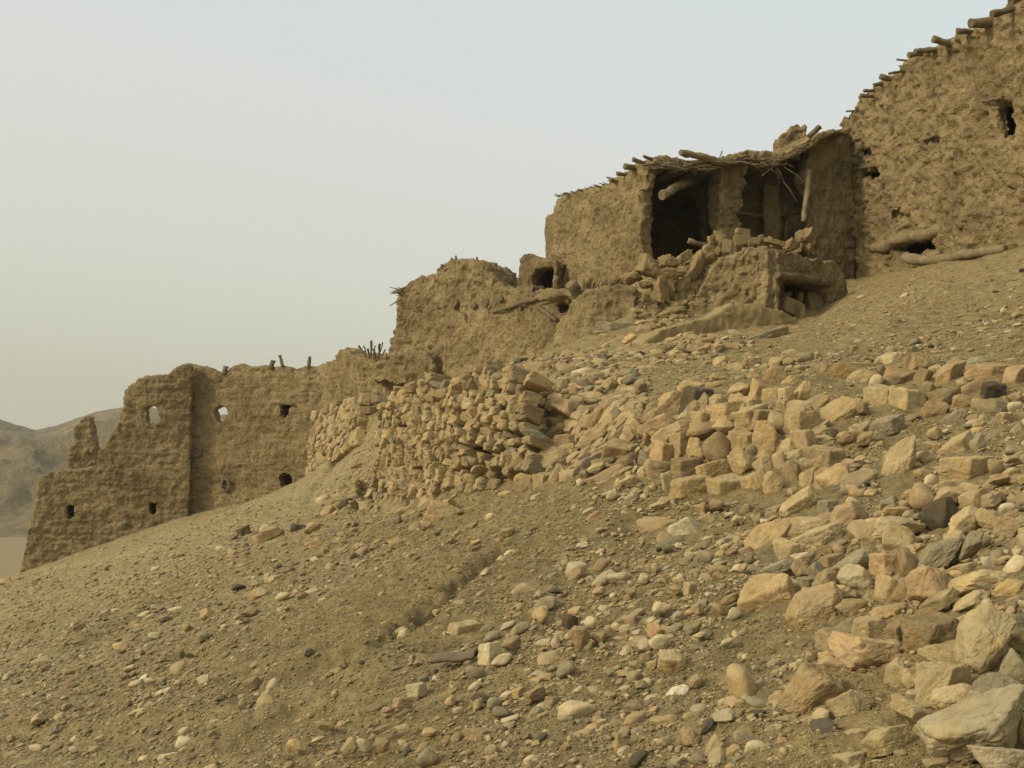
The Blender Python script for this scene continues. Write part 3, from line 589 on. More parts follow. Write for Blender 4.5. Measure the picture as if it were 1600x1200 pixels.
bl = [((1232, 481, 21.0), (38, 26, 26), (R_(-4), R_(14), R_(30)), 'squared mud brick block, largest in the opening below the open rooms'),
      ((1250, 489, 20.8), (9, 16, 26), (0, R_(-3), R_(25)), 'narrow upright mud brick in front of the niche opening, right of the largest block'),
      ((1273, 474, 21.7), (28, 12, 34), (R_(-8), R_(-6), R_(20)), 'broad mud slab leaning upright inside the niche opening'),
      ((1287, 472, 21.8), (10, 14, 34), (R_(-8), R_(-6), R_(20)), 'reddish mud slab standing beside the broad slab in the niche'),
      ((1265, 492, 21.2), (20, 14, 7), (R_(10), R_(-28), R_(10)), 'flat mud brick tipped on the ground in front of the niche slabs'),
      ((1228, 460, 21.6), (14, 14, 8), (R_(10), R_(-18), R_(10)), 'small mud brick lying behind the largest block in the niche'),
      ((1249, 464, 21.6), (9, 10, 14), (0, R_(3), R_(20)), 'little upright mud brick at the back of the niche, between block and slab')]
for i, (c, s, r, l) in enumerate(bl):
    o = brick(P(*c), [pxs(k, c[2]) for k in s], r, seed=i, cham=.06); tag(o, l, 'mud brick', 'loose mud bricks')
bl2 = [((1160, 375, 21.5), (26, 14, 20), (R_(4), R_(-10), R_(10)), 'square mud brick lying on the bastion top below the pillar'),
       ((1136, 386, 21.3), (16, 12, 22), (0, R_(8), R_(-10)), 'upright flared mud brick on the bastion top, left of the square one'),
       ((1160, 362, 22.2), (22, 14, 10), (R_(5), R_(6), R_(14)), 'worn mud brick stacked at the foot of the pillar'),
       ((1179, 377, 21.5), (17, 12, 12), (R_(4), R_(4), R_(4)), 'mud brick in the middle of the bastion top, right of the square one'),
       ((1191, 376, 21.6), (7, 10, 18), (R_(5), R_(-25), R_(14)), 'thin broken mud piece tilted on the bastion top'),
       ((1201, 377, 21.8), (7, 8, 16), (R_(5), R_(30), R_(14)), 'thin mud piece leaning the other way on the bastion top'),
       ((1213, 383, 22.0), (18, 10, 6), (R_(5), R_(-10), R_(14)), 'flat mud shard on the bastion top towards the right pier'),
       ((1111, 377, 21.6), (10, 9, 14), (R_(5), R_(12), R_(0)), 'small upright mud brick on the rubble left of the pillar'),
       ((1124, 372, 21.8), (12, 9, 14), (R_(5), R_(-22), R_(0)), 'tilted mud brick touching the left foot of the pillar')]
for i, (c, s, r, l) in enumerate(bl2):
    o = brick(P(*c), [pxs(k, c[2]) for k in s], r, seed=i+20, cham=.16); tag(o, l, 'mud brick', 'loose mud bricks')
pole = log('wooden_pole', [P(1075, 376, 22.0), P(1088, 380, 22.0), P(1102, 384, 22.3)], .055, mat=M_WOODL); tag(pole, 'short pale pole sticking out of the rubble below the left open room', 'pole')
# ---------------------------------------------------------------- low broken room left of the bastion
jA = ((905, 21.4), (1000, 21.0)); jL = ((868, 22.6), (912, 21.45))
o = mud('broken_room', [prism(*jA, [(900, 540), (902, 475), (912, 458), (926, 452), (950, 447), (968, 444), (985, 447), (993, 455), (992, 480), (996, 540)], (), .5), prism(*jL, [(862, 560), (868, 508), (882, 492), (890, 478), (898, 468), (906, 458), (912, 456), (916, 480), (914, 560)], (), .5)],
        vox=.04, course=.4, amp=.9, seed=21, origin=P(930, 520, 21.3)); tag(o, 'low broken mud room front below the upper house, grass tufts on its rim', 'ruin')
tk = log('wood_stub', [P(891, 443, 21.7), P(898, 452, 21.75), P(908, 468, 21.9)], .13, r2=.12, mat=M_WOOD, seed=2); tag(tk, 'thick short stump of wood leaning left beside the low broken room', 'wood')
g = []
for i in range(110):
    if i < 45: u0 = random.uniform(908, 935); v0 = 452-random.uniform(-2, 3); hh = random.uniform(5, 22)
    else: u0 = random.uniform(938, 978); v0 = 447+random.uniform(-3, 2); hh = random.uniform(4, 14)
    g.append(([P(u0, v0+3, 21.5), P(u0+random.uniform(-1, 3), v0-hh*.5, 21.5), P(u0+random.uniform(-3, 9), v0-hh, 21.4)], .007))
o = sticks('dry_grass_tuft', g, M_TWIG, origin=P(940, 448, 21.5)); tag(o, 'dry grass tufts on the rim of the low broken room', 'grass'); o['kind'] = 'stuff'
# ---------------------------------------------------------------- low smooth parapet
def strip(AB_pts, tops, th, bottom=14):
    S_ = []
    for i in range(len(AB_pts)-1):
        A_, B_ = AB_pts[i], AB_pts[i+1]; seg_ = [q for q in tops if A_[0]-4 <= q[0] <= B_[0]+4]
        lo = [(B_[0]+4, seg_[-1][1]+bottom+28), (A_[0]-4, seg_[0][1]+bottom+28)]
        S_.append(prism(A_, B_, seg_+lo, (), th))
    return S_
tp = [(998, 553), (1003, 540), (1012, 530), (1028, 519), (1045, 511), (1062, 506), (1078, 503), (1096, 499), (1112, 494), (1124, 488), (1132, 480), (1142, 474), (1156, 472), (1170, 474), (1186, 477), (1204, 480), (1220, 484), (1232, 490), (1244, 497), (1250, 505)]
par = mud('mud_parapet', strip([(1000, 18.1), (1060, 18.5), (1130, 18.8), (1190, 19.0), (1250, 19.3)], tp, .45), mat=M_MUDP, vox=.035, course=.1, amp=.5, seed=22, origin=P(1120, 520, 18.6))
tag(par, 'low smooth curving mud parapet edging the terrace in front of the bastion', 'parapet')
# ---------------------------------------------------------------- tall house on the right
hP = ((1325, 26.0), (1600, 19.5))
tall = thing('tall_mud_house', 'tall mud house at the right edge with projecting roof beams and a slit window', 'mud house', P(1500, 400, 21.5))
oH = [(1302, 510), (1302, 232), (1316, 226), (1314, 196), (1318, 184), (1328, 176), (1338, 168), (1342, 152), (1352, 145), (1366, 138), (1375, 127), (1392, 120), (1402, 108), (1412, 98), (1424, 88), (1446, 80), (1460, 72), (1482, 66), (1500, 52), (1518, 46), (1534, 32), (1548, 26), (1566, 12), (1584, 2), (1600, -8), (1640, -30), (1700, -70), (1800, -132), (1860, -170), (1860, 400), (1600, 450), (1430, 490)]
hH = [[(1551, 164), (1574, 159), (1580, 176), (1583, 200), (1580, 213), (1568, 214), (1557, 200)], [(1394, 388), (1408, 379), (1440, 374), (1460, 371), (1461, 388), (1440, 393), (1424, 402), (1400, 398)],
      [(1345, 266), (1370, 261), (1371, 281), (1346, 284)], [(1446, 216), (1464, 211), (1465, 225), (1447, 229)], [(1345, 232), (1361, 229), (1362, 246), (1346, 248)], [(1394, 330), (1407, 326), (1409, 343), (1396, 345)]]
S = [prism(*hP, oH, hH, .28), prism(*hP, [(1326, 190), (1350, 150), (1600, 40), (1600, 440), (1326, 480)], (), .3, 1.6), prism(*hP, [(1330, 160), (1338, 160), (1338, 480), (1330, 480)], (), 1.4, .4), prism(*hP, [(1590, 30), (1600, 30), (1600, 440), (1590, 440)], (), 1.4, .4), prism(*hP, [(1335, 172), (1600, 12), (1600, 40), (1335, 190)], (), 4, .3)]
mud('wall', S, parent=tall, vox=.038, course=.8, amp=1.1, seed=23, clod=2.3)
aH, dH, nH = plane_frame(*hP)
for i, (a, c_, r_) in enumerate((((1549, 23), (1586, 13), 6), ((1516, 37), (1548, 35), 7.8), ((1495, 49), (1520, 50), 4.5), ((1458, 61), (1490, 69), 5.8), ((1419, 86), (1445, 83), 4.5), ((1430, 80), (1462, 77), 4.5), ((1401, 93), (1420, 95), 1.6), ((1389, 115), (1410, 111), 2.2), ((1375, 120), (1394, 124), 4.8), ((1365, 133), (1379, 130), 3.2), ((1349, 142), (1367, 141), 2.6), ((1344, 150), (1366, 151), 2.6), ((1322, 174), (1334, 173), 1.3), ((1578, 4), (1610, -14), 6), ((1610, -22), (1645, -36), 7))):
    beam(hP, c_, a, r_, tall, seed=i+3, inn=.4)
log('door_lintel', [plane_pt(*hP, 1366, 388)+nH*.0, plane_pt(*hP, 1384, 387)-nH*.05, plane_pt(*hP, 1406, 374)-nH*.05, plane_pt(*hP, 1440, 368)-nH*.04, plane_pt(*hP, 1476, 358)+nH*.03], .12, r2=.13, mat=M_WOODL, parent=tall, seed=11, seg=14)
log('window_lintel', [plane_pt(*hP, 1540, 159)-nH*.06, plane_pt(*hP, 1572, 152)-nH*.06], .035, parent=tall)
log('window_lintel', [plane_pt(*hP, 1336, 264)-nH*.05, plane_pt(*hP, 1371, 259)-nH*.05], .035, parent=tall)
log('window_lintel', [plane_pt(*hP, 1438, 222)-nH*.05, plane_pt(*hP, 1466, 211)-nH*.05], .03, parent=tall)
tr = log('fallen_log', [P(1414, 402, 22.4), P(1440, 408, 21.9), P(1470, 406, 21.3), P(1505, 398, 20.5), P(1538, 394, 19.8), P(1572, 388, 19.4)], .11, r2=.07, mat=M_WOODL, seed=9, seg=14); tag(tr, 'long weathered log lying on the bank at the foot of the tall house', 'log')
# ---------------------------------------------------------------- stones: shapes
ICO = {}
def ico(level):
    if level not in ICO:
        bm = bmesh.new(); bmesh.ops.create_icosphere(bm, subdivisions=level, radius=1)
        ICO[level] = (np.array([list(v.co) for v in bm.verts]), np.array([[v.index for v in f.verts] for f in bm.faces])); bm.free()
    return ICO[level]
def rnd_rot(r):
    q = r.normal(size=4); q /= np.linalg.norm(q); a, b, c, d = q
    return np.array([[1-2*(c*c+d*d), 2*(b*c-a*d), 2*(b*d+a*c)], [2*(b*c+a*d), 1-2*(b*b+d*d), 2*(c*d-a*b)], [2*(b*d-a*c), 2*(c*d+a*b), 1-2*(b*b+c*c)]])
def rock(level, kind, seed):
    """unit-ish stone: a angular, r rounded cobble, b block, s slab"""
    D, F = ico(level); r = np.random.default_rng(seed)
    if kind == 'r': n, p, lo = 9, 4.5, .86
    elif kind == 'b': n, p, lo = 5, 34, .82
    elif kind == 's': n, p, lo = 6, 30, .8
    else: n, p, lo = 12, 24, .62
    nrm = r.normal(size=(n, 3)); nrm /= np.linalg.norm(nrm, axis=1)[:, None]; d = r.uniform(lo, 1.05, n)
    if kind in 'bs':
        ax = np.concatenate([np.eye(3), -np.eye(3)])+r.normal(size=(6, 3))*.13; ax /= np.linalg.norm(ax, axis=1)[:, None]
        nrm = np.concatenate([nrm, ax]); d = np.concatenate([d+.12, r.uniform(.66, .8, 6)])
    else:
        ax = np.concatenate([np.eye(3), -np.eye(3)]); nrm = np.concatenate([nrm, ax]); d = np.concatenate([d, np.full(6, 1.0)])
    t = np.maximum(D@nrm.T/d, 1e-6); R = (t**p).sum(1)**(-1/p)
    so = r.uniform(0, 90)
    if kind == 'r': R = R*(1+.05*pn(D*1.3+so)+.015*pn(D*4+so))
    else: R = R*(1+.09*pn(D*1.6+so)+.05*pn(D*3.7+so)+.028*pn(D*8+so)+(.016*pn(D*17+so)+.010*pn(D*34+so) if level > 3 else 0)-.05*np.clip(np.abs(pn(D*2.6+so+9))*-9+1, 0, 1))
    return D*R[:, None], F
COL = {'T': (.338, .254, .124), 'O': (.365, .264, .122), 'G': (.235, .200, .112), 'P': (.355, .258, .134), 'L': (.42, .345, .195), 'D': (.085, .072, .045), 'Y': (.365, .286, .145), 'B': (.255, .187, .092), 'W': (.54, .475, .32), 'R': (.35, .232, .113), 'M': (.27, .20, .095), 'E': (.215, .163, .075), 'K': (.30, .252, .146)}
CNAME = {'T': 'tan', 'O': 'ochre', 'G': 'grey', 'P': 'pinkish', 'L': 'pale', 'D': 'blackish', 'Y': 'sandy yellow', 'B': 'brown', 'W': 'whitish', 'R': 'reddish', 'M': 'earthen', 'K': 'pale grey', 'E': 'earthen'}
Uax = np.array([0, -sp, cp]); Fax = np.array([0, cp, sp]); Rax = np.array([1., 0, 0])
# ---------------------------------------------------------------- stones picked out one by one (boxes read off magnified views: origin, magnification)
ST = []
def add(ox, oy, k, txt):
    for ln in txt.split(';'):
        q = ln.split()
        if len(q) < 4: continue
        a = [float(t) for t in q[:4]]; c = q[4] if len(q) > 4 else 'T'; tilt = float(q[5]) if len(q) > 5 else None
        kind = 'a'
        if len(c) > 1: kind = c[1]
        elif c in 'GL' and a[2]-a[0] < 35*k: kind = 'r'
        ST.append(dict(b=(ox+a[0]/k, oy+a[1]/k, ox+a[2]/k, oy+a[3]/k), c=c[0], k=kind, t=tilt))
add(980, 540, 5, "660 220 810 310 T;400 275 520 380 T;500 290 620 360 T;620 285 735 350 T;255 375 450 550 O;415 355 660 605 Db;790 305 950 455 T;945 275 1075 465 Ob 18;1060 180 1230 340 B;1215 240 1380 345 T;1051 345 1215 510 Tb;1185 345 1310 560 Ob 8;1270 305 1425 560 O 20;885 410 1000 490 T;665 445 880 610 Ob;835 480 1080 690 Tb;970 515 1180 665 Bb;505 525 660 635 Tb;675 580 850 695 T;125 495 320 640 B;150 555 440 760 P;210 605 500 770 P;470 610 690 750 B;345 690 500 880 Tb;475 740 620 910 O;610 700 830 910 Br;810 680 990 830 Tb;985 615 1150 860 O;1105 535 1265 720 Tr;1245 530 1510 720 Tb;190 760 385 950 Ob;90 840 200 960 Gr;135 900 350 1050 T;360 890 560 1025 Bb;560 905 800 1070 Tb;810 820 990 1015 T;925 780 1010 890 Gr;990 860 1180 1010 T;1130 850 1235 1050 Tr;1190 740 1320 910 T;1135 745 1240 840 T;1290 690 1500 965 Tb;1400 800 1690 970 Tb;265 1000 360 1150 Tb;355 1035 640 1200 Ob;640 1035 930 1240 Tb -8;905 1005 1110 1220 T;1070 1010 1220 1220 T;1230 920 1360 1120 B;1355 965 1480 1145 Tb;1480 970 1660 1180 Tb;1370 400 1560 550 T;1465 155 1600 300 B;760 140 920 220 T;1110 95 1230 190 T;590 120 660 180 T;675 90 780 185 T;875 110 960 185 B;950 100 1030 190 B;1220 100 1315 180 B;1335 60 1460 150 G;1215 35 1330 100 T;1035 150 1110 215 T;930 210 1030 280 T;840 235 925 300 G;1260 1120 1340 1200 T;1335 1140 1500 1200 T;75 625 160 700 B;0 690 70 760 L;440 590 500 630 L;80 950 160 1040 T;135 1090 230 1170 T")
add(1280, 540, 5, "0 430 300 680 O;0 150 100 300 B;80 155 330 310 B;245 200 440 350 T;485 65 655 185 Y;460 170 560 280 D;490 180 760 335 B;655 80 760 200 B;710 80 890 250 B;740 190 880 340 Bs 25;855 165 1010 280 T;920 135 1130 350 T 35;1110 100 1350 240 G;1150 150 1520 300 Os 5;1445 170 1640 340 P;360 335 610 575 Tb;565 355 810 575 Tb;790 295 900 440 B;845 340 1080 510 Bb;1080 280 1290 425 Br;1280 300 1450 450 Da;815 450 980 605 B;1055 395 1200 515 T;405 555 640 760 Gb;300 595 400 695 Bb;395 240 490 350 L;960 515 1130 650 Ga;1210 430 1330 560 T;1195 545 1310 650 T;1260 440 1470 600 Ga;445 755 755 1200 T 22;750 830 930 975 P;940 690 1210 920 Tb;960 890 1325 1095 Tb;1190 700 1280 900 Ga;1305 665 1470 760 Gr;1460 785 1600 860 Gr;1475 450 1590 540 Lr;1190 645 1290 700 Ob;820 1015 925 1120 Lr;750 970 870 1050 T;1330 900 1430 1005 Br;1435 960 1555 1045 T;1320 1010 1480 1120 T;930 1065 1060 1160 T;1090 1080 1260 1170 T;1125 1140 1310 1240 T;720 1095 890 1300 Tr;0 950 250 1190 T;150 700 270 790 B;295 680 410 790 B;45 660 140 750 D;125 675 240 725 Or;320 935 415 995 P;220 1100 325 1200 P;356 1125 460 1190 T;815 755 930 830 T;840 640 950 740 T;270 1010 330 1090 L;370 970 440 1060 P;495 855 560 930 P;1490 620 1600 720 P;1345 575 1430 665 G;1465 565 1570 625 T;1200 685 1300 750 G;1470 365 1570 440 T;1440 860 1560 920 T;1570 850 1650 925 G;1590 440 1680 520 T;1600 560 1690 640 L;1620 760 1700 840 G")
add(1280, 760, 5, "120 140 350 385 Pa;340 300 500 530 T;435 255 800 420 Y;505 300 740 530 T;795 120 1080 400 D;890 20 1130 175 T;720 20 890 190 Tr;1125 35 1315 285 Tb 12;1030 180 1240 385 Y;1240 190 1450 340 Y;1370 255 1560 420 T;745 420 1060 665 Ga 30;640 515 770 750 Bs 75;1100 380 1270 600 Ga 50;1020 505 1120 605 Yb;420 540 640 700 Ob;120 500 385 700 Ga 25;10 530 180 630 Bb;165 640 380 830 L;435 700 640 940 T;580 740 790 945 B;710 665 1010 960 Pa;800 820 1080 1035 Bs 38;1005 610 1200 735 T;1055 665 1450 860 Y 12;1045 830 1310 970 Y;1435 560 1600 770 Lr 50;1405 745 1640 910 O 15;1240 760 1420 875 Gr -20;1265 560 1390 680 La;1480 420 1640 520 Ga;1340 515 1440 650 Gr;1230 490 1340 570 T;1240 400 1340 500 G;0 650 150 820 B;150 590 270 710 Pa;50 780 220 920 P;140 890 350 1030 B;160 1010 400 1170 Ga 20;430 930 680 1060 T;1000 970 1270 1210 Yb;300 250 500 310 Pr;500 170 690 260 O;640 120 740 185 P;0 120 140 250 Gb;215 90 330 160 Y;1340 920 1500 990 B;1460 915 1560 1020 Bb;1300 40 1420 130 Ga;1410 140 1520 235 L;1405 30 1510 90 T;80 420 220 490 G;110 460 210 530 P;1000 350 1140 450 Y;700 440 760 510 L;1230 335 1370 380 B;1560 900 1640 990 L;1540 240 1640 330 G;1560 330 1660 420 T")
add(1280, 960, 5, "680 40 1050 320 Bb;1110 0 1490 480 Y 28;840 270 1225 500 T -20;775 420 1160 720 Ys -5;905 585 1240 850 Y;865 625 1550 1170 K 22;1220 1040 1680 1290 K;1410 305 1680 590 Ga;1240 500 1640 760 Ga;150 190 585 450 Pa;0 140 210 310 Tb;260 45 500 200 Tb;540 60 700 250 Bb;10 350 270 500 P;0 295 130 390 O;95 620 405 870 T;530 370 700 600 Y;660 440 800 600 Y;590 655 940 890 Ys -28;690 600 805 675 La;130 915 355 1095 Ps 15;135 1080 340 1220 Yb;310 800 440 900 Lr;450 855 590 910 T;520 780 615 850 Lr;790 820 960 1040 Y;620 250 740 325 O;930 210 1200 290 T;1500 100 1700 330 Y;385 1145 495 1220 L;310 880 440 950 T;740 880 860 980 B;0 735 80 815 Dr;1190 470 1440 570 Ga;1400 20 1640 200 Ga;370 890 740 1140 Ys;1560 800 1700 1000 T;240 540 310 600 B")
add(1000, 760, 5, "1100 35 1400 315 T 32;840 285 1135 560 Oa 30;1090 260 1420 440 Y;1220 300 1560 520 Yb 18;1050 430 1235 600 Y;1195 520 1370 620 La;935 585 1190 725 Ga;1190 570 1330 720 B;1320 610 1460 760 Ga;780 705 1250 1000 O;1210 815 1400 1000 T;1195 820 1560 1210 T 35;235 265 480 455 L;140 370 250 465 T;450 510 565 605 Gr;1235 715 1380 830 Ga;1370 660 1550 830 B;530 110 640 215 B;430 140 530 300 T;100 90 260 185 T;345 760 440 865 Tb;240 780 340 860 B;720 610 830 680 La;105 910 200 1000 Lr;570 675 660 730 O;640 840 760 930 B;550 920 680 1010 Pr -30;695 955 780 1035 Lr;400 925 490 1015 T;345 1060 470 1150 Ga;60 1095 185 1180 R;180 1085 340 1150 G;415 1140 510 1190 L;720 230 800 290 T;630 450 700 500 L;1380 260 1500 320 Y;1390 470 1530 540 B;570 565 640 605 L;50 610 140 680 T;830 540 890 600 G;275 445 330 485 L;0 400 40 470 T;0 270 130 390 O;640 130 720 180 G;700 120 760 160 L;0 700 70 760 L;140 720 200 760 T;290 690 340 740 L;420 680 460 720 G;490 390 560 430 L;830 350 890 410 G;740 420 800 480 P;670 490 760 550 B;540 1040 560 1100 L")
add(1000, 960, 5, "1130 430 1540 775 T 20;700 435 930 720 Tr 65;845 665 1055 785 Gr -20;1010 620 1125 740 T;915 590 1030 665 Gr;825 765 980 870 Db;215 560 395 695 W;155 300 335 460 T;640 190 720 250 Lr;740 925 860 1035 Gr;630 945 725 1020 Lr;825 1000 970 1125 L;1000 885 1105 990 Gr;1130 860 1255 960 Ga;1220 810 1365 910 Pa;1186 950 1340 1060 Ya;1075 970 1170 1080 T;760 855 850 920 L;350 760 545 840 Tr 10;155 790 305 895 P;320 905 450 1060 T;515 960 640 1130 T;620 1040 780 1150 O 15;105 980 220 1055 Ls;1005 1090 1170 1190 Ls;960 1070 1065 1150 G;1170 1090 1300 1200 G;770 1170 1050 1240 T;75 175 205 280 La;0 200 80 275 La;0 310 85 400 B;50 365 150 450 T;300 1100 420 1170 T;390 1095 520 1220 Ga;670 1165 770 1220 T;620 780 690 835 L;515 640 575 695 L;1220 355 1280 415 L;1300 300 1370 365 T;950 500 1050 545 Ls;1115 780 1240 850 Ga;1395 735 1480 815 Dr;875 400 920 440 L;555 690 600 730 L;1170 370 1225 420 D;1230 415 1290 445 W;1210 445 1290 510 L;980 820 1060 890 O;870 950 920 1000 O")
k2 = 1600/560.
add(500, 780, k2, "570 560 715 655 Tb;712 645 800 740 Lb;770 695 850 745 Lr;390 825 470 880 Lb;330 890 405 935 P;1075 915 1215 1000 Lr 10;1365 960 1440 1025 Tr;860 385 980 450 T;960 440 1045 500 Gr;970 490 1015 555 Or;1105 290 1185 360 L;1220 325 1305 390 Lr 20;1220 270 1290 320 Br;1170 60 1310 165 R;1340 60 1420 150 T;1425 90 1560 165 T;1010 330 1080 370 Gb;810 545 870 590 L;855 555 930 610 Gr;735 595 800 645 Gr;720 565 775 600 G;820 620 890 690 B;1115 580 1200 680 B;1215 600 1275 645 O;1465 565 1535 625 R;1475 610 1550 675 L;1385 620 1470 670 P;1060 735 1140 795 Gr;675 755 735 805 G;665 820 715 860 L;750 890 805 935 G;775 930 845 975 G;1000 885 1070 945 B;915 840 1000 910 Bb;860 840 915 890 Ob;940 935 1000 985 Ga;595 930 640 960 L;739 1100 800 1160 G;440 1120 530 1195 G;250 1070 305 1125 T;180 1085 235 1130 G;890 1110 940 1150 B;915 1150 975 1190 L;1135 1030 1215 1075 T;1315 1060 1370 1150 O;1490 1075 1555 1115 Ls;825 230 880 265 Lr;790 255 825 300 Lr;1160 175 1240 230 Ga;1090 205 1140 235 L;675 180 715 205 O;805 130 865 170 T;740 65 795 100 L;350 585 410 655 L;505 495 550 525 Lr;470 20 620 130 T;1480 290 1510 330 L;1425 335 1470 375 L;1220 395 1275 430 P;1085 520 1150 575 D;1365 395 1410 430 T;1490 465 1560 515 L;1185 530 1235 575 L;1035 620 1070 665 L;650 1030 780 1080 Bs 8;460 1025 520 1060 T;335 1010 400 1040 T;240 1005 330 1050 Bs;1520 970 1600 1010 T;100 1065 165 1130 T;310 175 370 215 T;150 220 210 270 T;1300 555 1340 590 L;1325 835 1375 870 L;800 375 860 410 G;650 525 700 560 T;700 540 735 570 T;1030 400 1080 425 Da;770 480 830 510 Ba;630 640 690 660 G;1290 990 1350 1020 G;1200 840 1260 870 T;560 880 600 930 T;280 930 330 955 P;20 830 45 860 L;190 820 240 850 G;1240 1010 1300 1040 T;1500 640 1560 670 L;1440 900 1480 930 G;680 880 770 915 D")
k3 = 1600/540.
add(0, 800, k3, "1095 65 1160 130 Db;1175 75 1310 165 Ts 22;1205 60 1250 100 L;1350 60 1415 110 D;1415 55 1495 110 T;1005 160 1045 195 L;1055 180 1095 220 O;1165 320 1205 355 T;1245 295 1305 345 T;1155 360 1250 420 T;1280 375 1340 410 L;1235 780 1290 830 Lr;1300 820 1335 850 Lr;1194 855 1275 925 Or;1115 890 1190 935 D;820 1045 890 1095 Lr;830 1000 880 1050 L;690 560 740 590 L;525 605 580 635 O;575 710 620 740 Lr;140 1080 195 1115 L;330 1040 370 1070 Lr;745 1115 820 1145 Ls;1330 1060 1415 1120 T;1425 130 1510 180 T;1320 260 1375 300 D;0 310 60 345 T;930 450 985 510 O;410 1085 470 1120 G;1470 975 1545 1015 B;1445 1040 1500 1065 L;450 960 510 1000 D;200 875 225 895 W;640 1130 680 1160 L;1490 805 1525 835 L;830 225 870 250 O;640 460 690 490 L;600 780 650 810 L;640 755 680 785 W;670 770 720 800 L;310 790 360 820 G;520 450 560 480 L;1440 210 1480 240 L;1510 240 1550 275 L;960 960 1020 985 Ls;1080 480 1110 500 L;860 655 900 675 D;700 430 740 460 T;780 440 850 470 L;850 520 880 560 T;420 690 480 720 G;340 590 380 615 G;1385 820 1420 850 L")
add(700, 560, 5, "820 325 1030 515 Ta -35;1050 550 1340 690 T 12;1195 650 1460 840 O;1025 690 1170 815 T;840 600 1060 690 Bs 8;1080 835 1380 1025 Ps 28;795 845 965 1030 T;665 715 1000 915 T;525 910 680 1030 T;670 910 820 1060 Tb;525 1000 640 1090 B;300 840 545 1030 B -25;190 820 340 1000 T;1085 820 1225 905 Y;1200 165 1335 285 T;975 85 1125 175 L;1165 85 1290 170 La;600 40 780 140 T;850 45 1010 140 T;1240 0 1350 80 T;1010 315 1185 400 Ga 8;1020 260 1190 330 T;905 225 1030 315 B;1075 395 1250 545 B;765 515 950 645 B;760 275 900 400 O;665 240 800 330 Ga;620 175 740 260 O;450 100 590 230 Yb 8;580 550 740 715 La;690 415 800 500 Ga;645 470 760 590 Gr;355 715 485 860 Tb;495 685 600 805 B;215 640 355 740 B;200 730 360 820 D;780 460 920 540 O;870 670 1050 740 T;1300 945 1370 1030 L;1240 1040 1320 1105 Lr;400 1040 530 1105 T;1350 920 1520 1010 T;1540 1010 1600 1080 T;1530 395 1600 520 T;1480 540 1560 640 B;1530 510 1620 700 T;1540 800 1620 930 T;965 0 1070 50 Wr;470 65 570 105 D;1385 740 1530 830 D;880 0 960 50 T;770 20 850 80 O;1010 0 1100 30 T;1130 20 1230 90 T;780 130 860 190 G;860 150 950 220 T;1390 285 1500 330 T;1080 120 1150 170 T;1310 310 1400 350 G;1420 440 1490 490 L;1390 590 1450 640 L;940 120 1040 190 G;1010 160 1100 250 G;800 240 880 290 B;750 800 840 890 Gr;1500 200 1560 250 L")
# terrace edge stones below the low room and the parapet (origin 860,370 magnified 6.667)
k4 = 1600/240.
add(860, 370, k4, "480 895 890 1010 Gs -3;900 930 1050 1040 T;1130 1000 1245 1105 Tb;1255 1015 1395 1110 O;755 1020 930 1150 O;980 1040 1120 1140 Tr;600 1080 690 1140 Tr;535 1110 610 1180 T;510 1020 620 1080 T;385 1155 490 1210 Tr;700 1040 790 1090 T;790 1110 860 1180 O;930 1050 1000 1120 T;1110 1110 1190 1190 T;960 1120 1040 1190 T;1440 1010 1540 1080 D;1390 1070 1450 1130 L;690 1150 790 1210 T;620 1030 690 1080 B;1010 850 1110 930 T;880 870 1000 920 T;1500 920 1620 990 T;1260 1120 1340 1180 L")
add(480, 600, 5, "560 145 660 225 La;630 190 700 250 Gr;400 180 560 240 Bs 5;640 280 720 300 B;235 790 320 870 Y;245 900 350 985 Da;410 925 500 1010 Y;190 860 260 920 O;70 870 200 960 L;110 960 220 1040 T;690 970 800 1030 Y;930 920 1140 1120 T 10;0 1090 110 1180 T;800 1090 900 1170 G;895 1080 980 1160 T;760 0 810 40 T;520 730 600 790 Tb;345 620 440 660 B;330 860 400 900 G;860 1010 900 1060 B")
k6 = 1600/300.
add(1300, 300, k6, "130 1105 200 1145 Lr;530 1125 560 1150 L;1405 970 1455 1020 L;1500 1000 1590 1050 T;1340 825 1400 850 D;570 845 640 900 L;210 865 265 895 L;660 1090 690 1105 L;1560 640 1600 670 D;100 1070 150 1100 O;720 1020 740 1040 L")
add(1160, 505, 5, "100 30 340 140 G")
ST[-1].update(k='s', t=16.)
# ---------------------------------------------------------------- regions
def inside(px, py, poly):
    c = False; j = len(poly)-1
    for i in range(len(poly)):
        if ((poly[i][1] > py) != (poly[j][1] > py)) and px < (poly[j][0]-poly[i][0])*(py-poly[i][1])/(poly[j][1]-poly[i][1])+poly[i][0]: c = not c
        j = i
    return c
FW = [(1008, 665), (1050, 640), (1085, 615), (1135, 598), (1200, 588), (1268, 600), (1275, 655), (1320, 680), (1322, 792), (1060, 792), (1004, 745)]
MIDW = [(596, 635), (640, 620), (700, 600), (790, 570), (825, 590), (838, 620), (846, 690), (838, 720), (800, 735), (700, 775), (640, 806), (600, 800)]
for s in ST:
    b = s['b']; s['cx'] = (b[0]+b[2])/2; s['cy'] = (b[1]+b[3])/2; s['w'] = b[2]-b[0]; s['h'] = b[3]-b[1]; s['area'] = s['w']*s['h']
yb = cast([s['cx'] for s in ST], [s['b'][3]-.0*s['h'] for s in ST]); yc = cast([s['cx'] for s in ST], [s['cy'] for s in ST])
for s, y_, y2 in zip(ST, yb, yc):
    if np.isnan(y_): y_ = y2 if not np.isnan(y2) else 22
    # on steep faces rest against the face rather than at its foot
    s['y'] = y_ if (np.isnan(y2) or y2-y_ < .25) else max(y_, min(y2-.12*s['h']*y_/FPX*2, y_+ .75*(y2-y_)))
